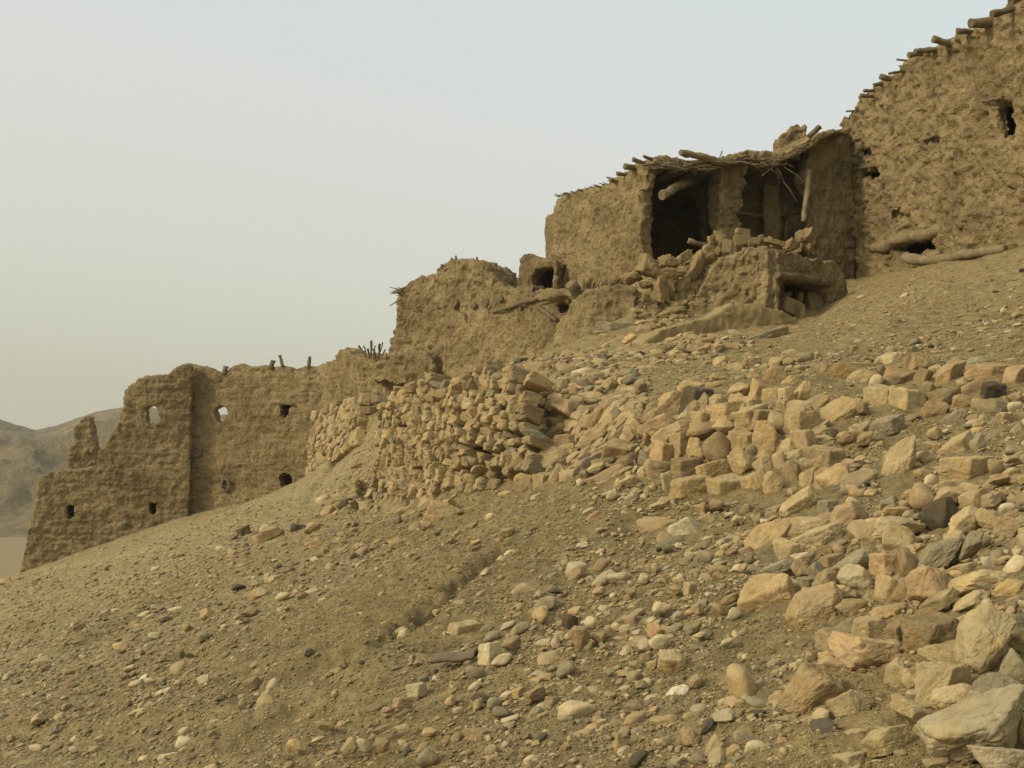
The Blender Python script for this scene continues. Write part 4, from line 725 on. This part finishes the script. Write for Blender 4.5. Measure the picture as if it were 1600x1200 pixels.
def place_stone(s, name, parent=None, seed=0, mat=None):
    y_ = s['y']; sc = y_/FPX/cp; W, Hh = s['w']*sc*1.19, s['h']*sc*1.19
    lvl = 6 if s['w'] > 58 else 5 if s['w'] > 26 or s['c'] == 'M' else 4 if s['w'] > 12 else 3
    V, F = rock(lvl, s['k'], seed); r = np.random.default_rng(seed+500)
    if s['k'] in 'bs': a_ = math.radians(r.uniform(20, 50)); R0 = np.array([[math.cos(a_), -math.sin(a_), 0], [math.sin(a_), math.cos(a_), 0], [0, 0, 1]])
    else: R0 = rnd_rot(r)
    V = V@R0.T
    asp = s['w']/max(s['h'], 1e-3)
    tl = math.radians(s['t'] if s['t'] is not None else (r.uniform(-8, 14) if s['k'] in 'ab' else r.uniform(0, 22) if asp > 1.2 else 0))
    # x right, y depth, z up; scale in the stone's own frame then tilt, then fit
    a_ = 1.0
    if abs(tl) > .15:
        long_ = max(W, Hh); k = math.hypot(W, Hh)/long_
        if s['t'] is not None and abs(s['t']) > 60 or Hh > W: Lx, Lz = min(W, Hh)*.85, long_*k
        else: Lx, Lz = long_*k*.98, min(W, Hh)*.7
        if s['t'] is not None and 15 <= abs(s['t']) <= 60 and Hh >= W: tl = -math.radians(90-s['t'])+math.pi/2-0 if False else -tl
        V = V*np.array([Lx/2, 0.42*(W+Hh)/2, Lz/2])
        c_, s_ = math.cos(tl), math.sin(tl); V = np.stack([V[:, 0]*c_-V[:, 2]*s_, V[:, 1], V[:, 0]*s_+V[:, 2]*c_], 1)
    if s['c'] == 'M':
        q_ = V/np.abs(V).max(); V = V*(1+.16*pn(q_*2.2+seed)+.10*pn(q_*5+seed)+.05*pn(q_*11+seed))[:, None]
    ext = V.max(0)-V.min(0); mid_ = (V.max(0)+V.min(0))/2; V = V-mid_
    dep = (.62 if s['k'] == 's' else .8)*math.sqrt(W*Hh)
    V = V*np.array([W/ext[0], dep/ext[1], Hh/ext[2]])
    C_ = P(s['cx'], s['cy']-.05*s['h'], y_+dep*.05)
    Vw = C_+V[:, :1]*Rax+V[:, 1:2]*Fax+V[:, 2:3]*Uax
    base = np.array(COL[s['c']])*r.uniform(.86, 1.12)*(1+r.normal(size=3)*.012); p = V/max(W, Hh)*3
    col = base*(1+.14*pn(p*1.2+seed)[:, None])+np.array([.03, -.005, -.03])*np.clip(pn(p*.8+seed+50), 0, 1)[:, None]
    return mesh_obj(name, Vw, F, mat or M_STONE, parent=parent, cols=np.clip(col, .03, .8), origin=C_, smooth=lvl > 3)
#@@LABELS
fw = [s for s in ST if inside(s['cx'], s['cy'], FW)]
rest = [s for s in ST if not inside(s['cx'], s['cy'], FW)]
wallF = thing('dry_stone_wall', 'collapsing dry stone wall of big tan blocks right of centre', 'stone wall', P(1160, 790, 8.5))
for i, s in enumerate(fw): place_stone(s, 'stone', wallF, seed=1000+i)
rest.sort(key=lambda s: -s['area'])
solo = rest[:292]; mass = rest[292:]
# labels: every stone by its looks and the landmark nearest to it
LM = [("the curved brown roof tile", 710, 1025), ("the dark square block on the front wall", 1088, 636), ("the big blackish boulder", 1467, 812), ("the flaky white stone", 1061, 1085), ("the tall leaning boulder", 1400, 736),
      ("the huge pale boulder", 1521, 1140), ("the rough pink boulder", 1353, 1024), ("the smooth ochre boulder", 1198, 844), ("the flat purple stone", 1328, 1161), ("the standing grey egg stone", 1583, 893),
      ("the dark cube stone", 380, 832), ("the yellow pyramid stone", 1394, 565), ("the end of the tall stone wall", 880, 690), ("the mud parapet", 1130, 500), ("the white oval cobble", 900, 1115),
      ("the big ochre boulder", 1203, 930), ("the lone egg boulder", 1163, 1075), ("the pale flat disc", 426, 1071), ("the front wall's foot", 1160, 800), ("the low broken room", 950, 500), ("the log on the bank", 1490, 405),
      ("the low end of the left ruin", 40, 900), ("the scree gully", 690, 950), ("the wedge shaped boulder", 1452, 922), ("the two stacked slabs", 1510, 730), ("the pair of red stones", 920, 830)]
HAND = {(1322, 627): 'light tan pyramid boulder with a sharp ridge, right of the front wall', (1400, 735): 'tall tan boulder leaning right, standing alone below the upper boulder row', (1467, 812): 'big blackish boulder wedged among tan rocks near the right edge',
        (1521, 1140): 'huge pale boulder with a craggy face in the bottom right corner', (1353, 1024): 'rough pinkish boulder lying above the sand pocket at lower right', (1198, 844): 'smooth ochre boulder, rounded top and flat base, below the front wall',
        (1203, 930): 'big wide ochre boulder with chipped facets, below the smooth ochre one', (1276, 963): 'large tan egg shaped boulder left of the sand pocket', (1583, 893): 'smooth pale grey egg stone standing on end at the right edge',
        (380, 819): 'small dark cube shaped stone alone on the left slope', (1163, 1075): 'tan egg shaped boulder standing alone at lower right centre', (1267, 1080): 'triangular tan boulder with undercut base beside the sand pocket',
        (1061, 1085): 'flaky white stone lying flat on bare soil', (1452, 922): 'pinkish brown wedge shaped boulder narrowing downward', (1328, 1161): 'flat purple stone half sunk in sand near the bottom', (1540, 1008): 'big yellow boulder leaning up to the right in the lower right corner',
        (1453, 996): 'square cut brown boulder with a sharp edge above the pale slabs', (901, 1115): 'smooth whitish oval cobble near the bottom centre', (1394, 565): 'small pyramid stone of bright yellow rock topping the boulder row', (726, 992): 'flat topped tan block above the curved brown roof tile',
        (1508, 739): 'upper of two wide tan slabs stacked near the right edge', (1507, 739): 'upper of two wide tan slabs stacked near the right edge', (1509, 738): 'lower of two wide tan slabs stacked near the right edge', (885, 644): 'large tan boulder resting on the corner of the tall stone wall',
        (1188, 517): 'flat grey stone slab lying below the mud parapet', (1204, 522): 'flat grey stone slab lying below the mud parapet', (1259, 842): 'long yellow block tilted up to the right beside the smooth ochre boulder', (1250, 795): 'tan boulder leaning up right at the foot of the front wall',
        (946, 648): 'tan boulder', (424, 1072): 'pale flat round disc of stone on the left slope'}
SHAPE = {'a': ('angular stone', 'jagged rock', 'rough stone'), 'r': ('rounded cobble', 'smooth cobble', 'rounded stone'), 'b': ('blocky stone', 'squared rock'), 's': ('flat slab', 'thin slab')}
ORD = ['nearest', 'second nearest', 'third nearest', 'fourth nearest', 'fifth nearest', 'sixth nearest', 'seventh nearest', 'eighth nearest', 'ninth nearest', 'tenth nearest', 'eleventh nearest', 'twelfth nearest']
cl = {}
for s in solo:
    s['label'] = None
    for (hx, hy), l in HAND.items():
        if l != 'tan boulder' and abs(s['cx']-hx) < 7 and abs(s['cy']-hy) < 7 and l not in cl: s['label'] = l; cl[l] = s; break
    if s['label']: continue
    d = [((s['cx']-q[1])**2+(s['cy']-q[2])**2*1.3, q) for q in LM]; d.sort(key=lambda t: t[0]); q = d[0][1]; dx, dy = s['cx']-q[1], s['cy']-q[2]
    dr = ('right of' if dx > 0 else 'left of') if abs(dx) > 2.2*abs(dy) else ('below' if dy > 0 else 'above') if abs(dy) > 2.2*abs(dx) else (('lower ' if dy > 0 else 'upper ')+('right of' if dx > 0 else 'left of'))
    sz = 'large' if s['w'] > 48 else 'medium' if s['w'] > 27 else 'small'
    elong = 'long ' if s['w'] > 1.8*s['h'] and s['k'] != 's' else 'upright ' if s['h'] > 1.25*s['w'] else ''
    s['key'] = f"{sz} {elong}{CNAME[s['c']]} {SHAPE[s['k']][0]} {dr} {q[0]}"; s['d'] = d[0][0]
    cl.setdefault(s['key'], []).append(s)
for k_, lst in cl.items():
    if isinstance(lst, dict): continue
    lst.sort(key=lambda s: s['d'])
    for i, s in enumerate(lst):
        s['label'] = k_ if len(lst) == 1 else (ORD[i] if i < len(ORD) else 'farther')+' '+k_
for i, s in enumerate(solo):
    big = s['w'] > 48; o = place_stone(s, 'boulder' if big else ('cobble' if s['k'] == 'r' else 'stone'), seed=2000+i)
    tag(o, s['label'], 'boulder' if big else 'stone', 'loose stones lying on the slope')
# curved brown roof tile
def tile():
    y0 = cast([712], [1042])[0]; sc = y0/FPX; n = 40; a = np.linspace(0, 1, n); th = np.linspace(-1.0, 1.0, 14)
    V = []
    for off in (0, -5.5):
        for i in range(n):
            for t in th: 
                u_ = -34+66*a[i]; r_ = 24+off
                V.append([u_, r_*math.sin(t)*.8, r_*math.cos(t)-12+1.2*math.sin(a[i]*7)])
    V = np.array(V)*sc; m = len(th); F = []
    for k, fl in ((0, False), (n*m, True)):
        for i in range(n-1):
            for j in range(m-1):
                q = (k+i*m+j, k+i*m+j+1, k+(i+1)*m+j+1, k+(i+1)*m+j); F.append(q if not fl else q[::-1])
    for i in range(n-1):
        for j in (0, m-1): F.append((i*m+j, (i+1)*m+j, n*m+(i+1)*m+j, n*m+i*m+j))
    for j in range(m-1):
        for i in (0, n-1): F.append((i*m+j, i*m+j+1, n*m+i*m+j+1, n*m+i*m+j))
    a_ = math.radians(6); C_ = P(712, 1030, y0)
    V = V+.004*np.stack([pn(V*30), pn(V*30+5), pn(V*30+9)], 1)
    Vw = C_+(V[:, :1]*math.cos(a_)-V[:, 2:]*math.sin(a_)*.0)*Rax+V[:, 1:2]*np.array([.25, .97, 0])+(V[:, 2:]+V[:, :1]*math.sin(a_))*np.array([0, 0, 1.])
    o = mesh_obj('roof_tile', Vw, None, M_TILE, quads=F, origin=C_); tag(o, 'curved dark brown roof tile lying on the slope, lower centre', 'roof tile')
tile()
# ---------------------------------------------------------------- tall retaining wall of small stones, and its left return
def masonry(name, foot, top, seed, parent, push=.07, hmin=.08, hmax=.15, wmin=.08, wmax=.19, skip=None):
    r = np.random.default_rng(seed); Fp = np.array([P(*q) for q in foot]); Tp = np.array([P(*q) for q in top])
    L = np.concatenate([[0], np.cumsum(np.linalg.norm(np.diff((Fp+Tp)/2, axis=0), axis=1))]); tot = L[-1]
    def fp(s): return np.array([np.interp(s, L, Fp[:, k]) for k in range(3)])
    def tp_(s): return np.array([np.interp(s, L, Tp[:, k]) for k in range(3)])
    Vs, Fs, Cs, off = [], [], [], 0; hmaxall = max(np.linalg.norm(t-f) for f, t in zip(Fp, Tp)); hgt = 0; protos = [rock(3, 'b' if i % 4 else 'a', 9000+i+seed) for i in range(30)]
    cells = []
    while hgt < hmaxall+.1:
        ch = r.uniform(hmin, hmax); s = r.uniform(-.1, 0)
        while s < tot:
            wd = r.uniform(wmin, wmax)*(1 if r.random() > .12 else 1.35); cells.append((s+wd/2, hgt+ch/2+.09*float(pn(np.array([[s*.8, hgt*1.1, seed]]))[0]), wd, ch*(1 if r.random() > .1 else 1.4)))
            s += wd*.98
        hgt += ch*.96
    for (s, h, wd, ch) in cells:
        if r.random() < .3: h += r.normal()*.03; wd *= r.uniform(.7, 1); 
        if not 0 <= s <= tot: continue
        f = fp(s); t = tp_(s); Hh = np.linalg.norm(t-f)
        if h > Hh+.04+.05*r.normal(): continue
        c = f+(t-f)*h/Hh
        if skip is not None:
            u_, v_ = proj(*c)
            if skip(u_, v_): continue
        ta = fp(min(s+.15, tot))-fp(max(s-.15, 0)); ta[2] *= .35; ta /= np.linalg.norm(ta); up_ = (t-f)/Hh; nn_ = np.cross(ta, up_); nn_ /= np.linalg.norm(nn_); up2 = np.cross(nn_, ta)
        if nn_[1] > 0: nn_ = -nn_
        V, F = protos[r.integers(len(protos))]; V = V-(V.max(0)+V.min(0))/2; V = V/(V.max(0)-V.min(0))
        if r.random() < .5: V = V*np.array([-1, 1, 1]); F = F[:, ::-1]
        a_ = r.normal()*.16; dd = r.uniform(.26, .4)
        V = V*np.array([wd*1.17, dd, ch*1.2]); V = np.stack([V[:, 0]*math.cos(a_)-V[:, 2]*math.sin(a_), V[:, 1], V[:, 0]*math.sin(a_)+V[:, 2]*math.cos(a_)], 1)
        Vw = c+nn_*(push+.022*r.normal())+V[:, :1]*ta+V[:, 1:2]*(-nn_)+V[:, 2:]*up2
        Vs.append(Vw); Fs.append(F+off); off += len(V)
        k = r.choice(list('TTTOOTYBGTTB')); base = np.array(COL[k])*r.uniform(.80, 1.02); Cs.append(np.tile(base, (len(V), 1)))
    return mesh_obj(name, np.concatenate(Vs), np.concatenate(Fs), M_STONE, parent=parent, cols=np.concatenate(Cs), smooth=False)
wallA = thing('retaining_wall', 'tall retaining wall of small tightly packed tan stones in the middle of the slope', 'stone wall', P(700, 790, 14))
topA = [(608, 634, 17.0), (640, 622, 16.1), (700, 602, 14.6), (790, 578, 13.4), (850, 596, 12.8), (905, 650, 12.2)]
masonry('masonry', WA_foot, topA, 31, wallA, skip=lambda u_, v_: any(abs(u_-s['cx']) < s['w']*.36 and abs(v_-s['cy']) < s['h']*.36 for s in ST) or u_ > 846)
masonry('masonry', [(488, 752, 31), (530, 724, 29), (566, 696, 27)], [(498, 650, 31.4), (545, 633, 29.6), (576, 626, 27.7)], 32, wallA, hmin=.14, hmax=.26, wmin=.14, wmax=.36)
masonry('masonry', WF_foot, WF_top, 33, wallF, push=-.28, hmin=.1, hmax=.17, wmin=.1, wmax=.24)
# ---------------------------------------------------------------- rubble of the fallen rooms: mud lumps, each a thing
ML = []
_old = ST; ST = ML
add(860, 370, k4, "1050 410 1225 700 Mb 4;1210 430 1290 640 Ms 80;1280 430 1440 680 M 30;1390 190 1600 570 Mr 60;900 200 1200 450 M;1130 200 1330 330 M;1300 150 1480 300 Ms 20;1250 650 1420 760 Mr;1100 740 1420 870 M;760 380 950 500 M;930 470 1050 540 M;880 590 1100 770 Ms -38;1160 320 1400 430 M;1000 690 1110 760 M;1360 540 1440 680 Ms 70;1120 200 1180 260 M;860 790 1100 880 Mr")
add(1080, 350, k4, "170 125 250 215 M;240 90 370 240 M;80 220 260 430 Mr 20;200 330 370 490 Mr;1100 50 1260 200 M;1100 165 1190 290 M;960 165 1100 300 M;1015 255 1140 340 Mr;770 150 960 240 Ms -15;60 380 200 450 M;240 240 330 330 M;1190 200 1270 280 M;1380 650 1440 740 M;560 170 720 250 Mb")
add(840, 455, 5, "0 0 230 90 Mr;60 20 150 80 G;20 75 130 110 G")
ST = _old
for i, s in enumerate(ML):
    b = s['b']; s['cx'] = (b[0]+b[2])/2; s['cy'] = (b[1]+b[3])/2; s['w'] = b[2]-b[0]; s['h'] = b[3]-b[1]
    y_ = cast([s['cx']], [b[3]-.2*s['h']])[0]; s['y'] = min(y_, 21.6 if s['cx'] > 1060 else 21.2) if not np.isnan(y_) else 21.5
    if s['cx'] < 900: s['y'] = 22.6
    if s['cx'] > 1225 and s['cy'] < 410: s['y'] = 22.6
mlab = ['upright mud slab beside the dark gap right of the low broken room', 'narrow mud slab standing against the upright one', 'jumbled mud block between the narrow slab and the bulging lump', 'large bulging mud lump on the rubble slope left of the bastion',
        'big mud block at the foot of the upper house left wall', 'mud lump under the dark left room sill', 'flat mud shard just below the left room opening', 'smooth mud lump low on the rubble, right of the jumbled block', 'broad mud mound at the base of the rubble slope',
        'mud lump on the back rim of the low broken room', 'small mud lump above the dark gap', 'slanting mud slab leaning on the right side of the low broken room', 'mud clod between the big block and the bulging lump', 'small mud clod under the slanting slab', 'thin mud slab tipped beside the bulging lump',
        'tiny mud clod on the big mud block', 'rounded mud heap in front of the slanting slab', 'mud clod on the rubble top left of the pillar', 'mud block leaning on the left foot of the pillar', 'rounded mud lump heading the rubble slope', 'smooth disc shaped mud lump on the left shoulder of the bastion',
        'pale mud block in the right open room beside the pier', 'mud clod below the pale block in the right room', 'mud lump on the sill of the right open room', 'small rounded mud clod on the bastion wall right part', 'flat mud shards on the bastion top right of centre', 'mud clod beside the disc shaped lump',
        'mud clod between the flared brick and the disc shaped lump', 'dark mud clod against the right pier foot', 'mud lump to the right of the niche opening', 'small mud cube in the centre of the bastion top', 'rounded mud lump on the collapsed end of the middle house roof', 'greyish clod on the middle house roof end', 'greyish clod under the middle house roof end']
for i, s in enumerate(ML):
    o = place_stone(s, 'mud_lump', seed=4000+i, mat=M_MUD2); tag(o, mlab[i], 'mud lump', 'fallen lumps of mud wall')
# ---------------------------------------------------------------- uncounted small stones and pebbles
GV = [(-260, 1000), (0, 908), (300, 806), (440, 782), (500, 752), (566, 700), (600, 655), (618, 628), (700, 598), (800, 565), (880, 545), (1010, 556), (1060, 530), (1240, 512), (1320, 478), (1400, 432), (1600, 400), (1860, 350)]
def density(u, v):
    d = np.full(len(u), .10)
    B = [(200, 1020, 380, 130, .22, 0), (300, 960, 230, 50, .55, -.35), (90, 1010, 160, 60, .55, -.2), (330, 870, 200, 30, .3, -.3), (560, 870, 90, 40, .5, -.4), (250, 1090, 90, 25, .35, -.2), (640, 800, 80, 25, .5, -.4), (120, 1150, 160, 50, .2, 0),
         (1080, 900, 170, 90, .8, -.5), (950, 960, 170, 80, .45, -.3), (850, 1050, 180, 80, .35, 0), (1180, 870, 90, 60, .9, 0), (960, 1150, 260, 50, .4, 0), (1000, 650, 80, 60, .75, -.4), (960, 730, 60, 60, .6, 0), (1060, 830, 140, 50, .7, -.2),
         (1320, 700, 60, 60, .7, 0), (1560, 720, 80, 90, 1.5, 0), (1480, 800, 120, 90, 1.0, 0), (1420, 900, 160, 70, .9, 0), (1320, 850, 80, 90, .9, 0), (1560, 900, 70, 80, 1.1, 0), (1200, 1120, 110, 50, .6, 0), (1190, 1000, 40, 60, .1, 0), (1240, 1040, 40, 60, .5, 0),
         (930, 575, 90, 28, 1.0, -.2), (1080, 535, 90, 14, .6, 0), (870, 690, 70, 70, .6, 0), (560, 770, 40, 30, .9, -.5), (1180, 585, 130, 25, .6, 0), (1470, 580, 130, 25, .5, 0), (1450, 500, 180, 40, .12, 0), (1300, 540, 160, 30, .15, 0), (600, 720, 25, 60, .9, 0), (700, 590, 90, 15, .4, -.25), (40, 905, 60, 14, .8, 0)]
    for (a, b, ra, rb, w_, sl_) in B:
        du = u-a; dv = v-b-sl_*du; d = d+w_*np.exp(-(du/ra)**2-(dv/rb)**2)
    for (a, b, ra, rb) in ((600, 950, 140, 60), (1360, 1085, 70, 35), (1210, 1010, 70, 50), (1130, 1060, 60, 40), (450, 1000, 90, 40), (1380, 940, 40, 20), (1420, 1150, 60, 45), (1480, 880, 50, 14)):
        d = d*(1-.85*np.exp(-((u-a)/ra)**2-((v-b)/rb)**2))
    d = d*np.clip(.75+1.0*pn(np.stack([u/70, v/45, u*0], 1))+.5*pn(np.stack([u/22, v/16, u*0+4], 1)), .1, 2)
    return d
r = np.random.default_rng(77)
YM, XM = np.mgrid[0:1500, 0:2100]; BIGM = np.zeros((1500, 2100), bool)
for s in ST:
    if s['w'] < 22: continue
    a0, a1, b0, b1 = int(s['b'][0])+250, int(s['b'][2])+250, int(s['b'][1]), int(s['b'][3])
    a0, b0 = max(a0, 0), max(b0, 0); sub = (((XM[b0:b1, a0:a1]-250-s['cx'])/(s['w']*.46))**2+((YM[b0:b1, a0:a1]-s['cy']-s['h']*.08)/(s['h']*.52))**2) < 1; BIGM[b0:b1, a0:a1] |= sub
def scatter(name, n_try, smin_px, smax, label, levels, power=2.6, seedc=0, dens_mul=1., smin_m=.012, region=None, free=False, under=False, box=(-230, 1830, 370, 1420), keys='TTTOYBGTLLTPGB', kinds='arab'):
    u = r.uniform(box[0], box[1], n_try); v = r.uniform(box[2], box[3], n_try)
    gv = np.interp(u, [q[0] for q in GV], [q[1] for q in GV]); ok = (v > gv+2) | (free and not under)
    u, v = u[ok], v[ok]; ok = r.random(len(u)) < (dens_mul if free else density(u, v)*dens_mul); u, v = u[ok], v[ok]; ok = np.ones(len(u), bool)
    if region is not None: q_ = np.array([inside(a, b, region) for a, b in zip(u, v)], bool); u, v = u[q_], v[q_]; ok = ok[q_]
    q_ = ~BIGM[np.clip(v.astype(int), 0, 1499), np.clip(u.astype(int)+250, 0, 2099)]; u, v, ok = u[q_], v[q_], ok[q_]
    mw = np.array([inside(a, b, MIDW) or inside(a, b, FW) for a, b in zip(u, v)]); ok &= ~(mw & (r.random(len(u)) < .93))
    u, v = u[ok], v[ok]; y_ = cast(u, v); ok = ~np.isnan(y_) & (y_ < 42); u, v, y_ = u[ok], v[ok], y_[ok]
    px = smin_px*(1-r.random(len(u)))**(-1/power); s_ = np.minimum(np.maximum(px*y_/FPX, smin_m), smax)
    x = (u-800)/FPX*y_/cp; 
    X = np.array([P(a, b, c) for a, b, c in zip(u, v, y_)])
    e = .08; hx = (hb(X[:, 0]+e, X[:, 1])-hb(X[:, 0]-e, X[:, 1]))/(2*e); hy = (hb(X[:, 0], X[:, 1]+e)-hb(X[:, 0], X[:, 1]-e))/(2*e)
    nrm = np.stack([-hx, -hy, np.ones_like(hx)], 1); nrm /= np.linalg.norm(nrm, axis=1)[:, None]
    zz = hb(X[:, 0], X[:, 1]); zz = zz+detail(X[:, 0], X[:, 1], zz); X[:, 2] = zz
    yaw = r.uniform(0, 2*math.pi, len(X)); t0 = np.stack([np.cos(yaw), np.sin(yaw), np.zeros(len(X))], 1); t0 -= nrm*(t0*nrm).sum(1)[:, None]; t0 /= np.linalg.norm(t0, axis=1)[:, None]; t1 = np.cross(nrm, t0)
    tiltn = nrm+r.normal(size=nrm.shape)*.22; tiltn /= np.linalg.norm(tiltn, axis=1)[:, None]
    ax_, bx_, cx_ = s_*r.uniform(.42, .66, len(X)), s_*r.uniform(.32, .5, len(X)), s_*r.uniform(.2, .42, len(X))
    X = X+nrm*(cx_*r.uniform(.0, .75, len(X)))[:, None]
    keys = np.array(list(keys)); kk = keys[r.integers(0, len(keys), len(X))]; left = u < 560; g_ = np.array(list('GLTTGBTTB')); kk = np.where(left, g_[r.integers(0, len(g_), len(X))], kk)
    base = np.array([COL[k] for k in kk])*.9*r.uniform(.75, 1.15, len(X))[:, None]; base[r.random(len(X)) < .02] = COL['D']
    pxs_ = s_*FPX/y_; lv = np.where(pxs_ > levels, 3 if levels > 14 else 2, 2 if levels > 14 else 1)
    Vs, Fs, Cs, off = [], [], [], 0
    for lev in np.unique(lv):
        protos = [rock(int(lev), kinds[i % len(kinds)], 7000+i) for i in range(24)]; sel = np.where(lv == lev)[0]; pi = r.integers(0, 24, len(sel))
        for j in range(24):
            q = sel[pi == j]
            if not len(q): continue
            V, F = protos[j]; W = (X[q][:, None]+V[None, :, 0:1]*(t0[q]*ax_[q][:, None])[:, None]+V[None, :, 1:2]*(t1[q]*bx_[q][:, None])[:, None]+V[None, :, 2:3]*(tiltn[q]*cx_[q][:, None])[:, None])
            m = len(V); Vs.append(W.reshape(-1, 3)); Fs.append((F[None]+(np.arange(len(q))*m)[:, None, None]).reshape(-1, 3)+off); Cs.append(np.repeat(base[q], m, 0)); off += m*len(q)
    o = mesh_obj(name, np.concatenate(Vs), np.concatenate(Fs), M_PEB, cols=np.concatenate(Cs), smooth=False); o['kind'] = 'stuff'; tag(o, label, 'stones'); print(name, len(X), off)
scatter('rubble', 15000, 7.5, .15, 'countless fist sized stones strewn over the whole slope', 16, power=2.7)
scatter('rubble', 9000, 15, .22, 'many fist to head sized angular stones heaped between the boulders on the right', 16, power=3.0, dens_mul=.55, keys='TTTOOYBGPT', kinds='aab',
        region=[(1010, 800), (1130, 830), (1230, 760), (1340, 640), (1420, 590), (1840, 560), (1840, 1300), (1440, 1300), (1400, 1180), (1460, 1100), (1400, 1000), (1330, 990), (1300, 860), (1200, 820), (1120, 880), (1000, 850)])
scatter('rubble', 26000, 9, .2, 'many small stones on the terrace edge and round the end of the tall stone wall', 16, power=2.3, dens_mul=.8, keys='TTTOOYBGT', kinds='aab',
        box=(770, 1190, 500, 760), region=[(780, 568), (900, 530), (1040, 520), (1150, 510), (1180, 540), (1020, 580), (1000, 640), (990, 740), (900, 750), (846, 750), (840, 600), (790, 585)])
scatter('mud_rubble', 4200, 5, .25, 'crumbled clods of mud brick on the rubble slope under the open rooms', 9, power=1.9, dens_mul=.8, keys='MMMMT', kinds='aab', free=True, box=(980, 1265, 376, 522),
        region=[(985, 400), (1060, 398), (1130, 385), (1250, 378), (1262, 392), (1120, 402), (1085, 470), (1075, 505), (1000, 520), (985, 470)])
scatter('soil_crumbs', 240000, 2.6, .03, 'crumbly clods of dry earth covering the bare slope', 14, power=3.2, dens_mul=.42, keys='EEEEB', kinds='aar', smin_m=.006, free=True, box=(-200, 1800, 480, 1330), under=True)
scatter('gravel', 190000, 2.9, .08, 'countless pebbles and gravel scattered over the dusty slope', 9, power=2.6, dens_mul=2.2, smin_m=.009)
# the smallest of the picked stones join the rubble mass
def merged(lst, name, label):
    Vs, Fs, Cs, off = [], [], [], 0
    for i, s in enumerate(lst):
        o = place_stone(s, 'tmp', seed=6000+i); me = o.data; V = np.empty(len(me.vertices)*3, np.float32); me.vertices.foreach_get('co', V); V = V.reshape(-1, 3)+np.array(o.location)
        F = np.empty(len(me.loops), np.int32); me.loops.foreach_get('vertex_index', F); c = np.empty(len(me.vertices)*4, np.float32); me.color_attributes['tint'].data.foreach_get('color', c)
        Vs.append(V); Fs.append(F.reshape(-1, 3)+off); Cs.append(c.reshape(-1, 4)[:, :3]); off += len(V); bpy.data.objects.remove(o); bpy.data.meshes.remove(me)
    o = mesh_obj(name, np.concatenate(Vs), np.concatenate(Fs), M_STONE, cols=np.concatenate(Cs)); o['kind'] = 'stuff'; tag(o, label, 'stones')
merged(mass, 'rubble', 'small stones lying between the bigger boulders on the slope')

# ---------------------------------------------------------------- dusty air
bm = bmesh.new(); bmesh.ops.create_cube(bm, size=1); me = bpy.data.meshes.new('haze'); bm.to_mesh(me); bm.free()
hz = bpy.data.objects.new('haze', me); SC.collection.objects.link(hz); hz.scale = (1500, 820, 44); hz.location = (0, 370, 6); hz['kind'] = 'stuff'
tag(hz, 'thin pale dusty haze filling the valley air', 'haze')
m = bpy.data.materials.new('dusty_air'); m.use_nodes = True; t = m.node_tree; t.nodes.clear(); o_ = N(t, 'ShaderNodeOutputMaterial'); pv = N(t, 'ShaderNodeVolumePrincipled')
pv.inputs['Color'].default_value = (.92, .90, .80, 1); pv.inputs['Density'].default_value = .0004; pv.inputs['Anisotropy'].default_value = .2
t.links.new(pv.outputs[0], o_.inputs['Volume']); me.materials.append(m)
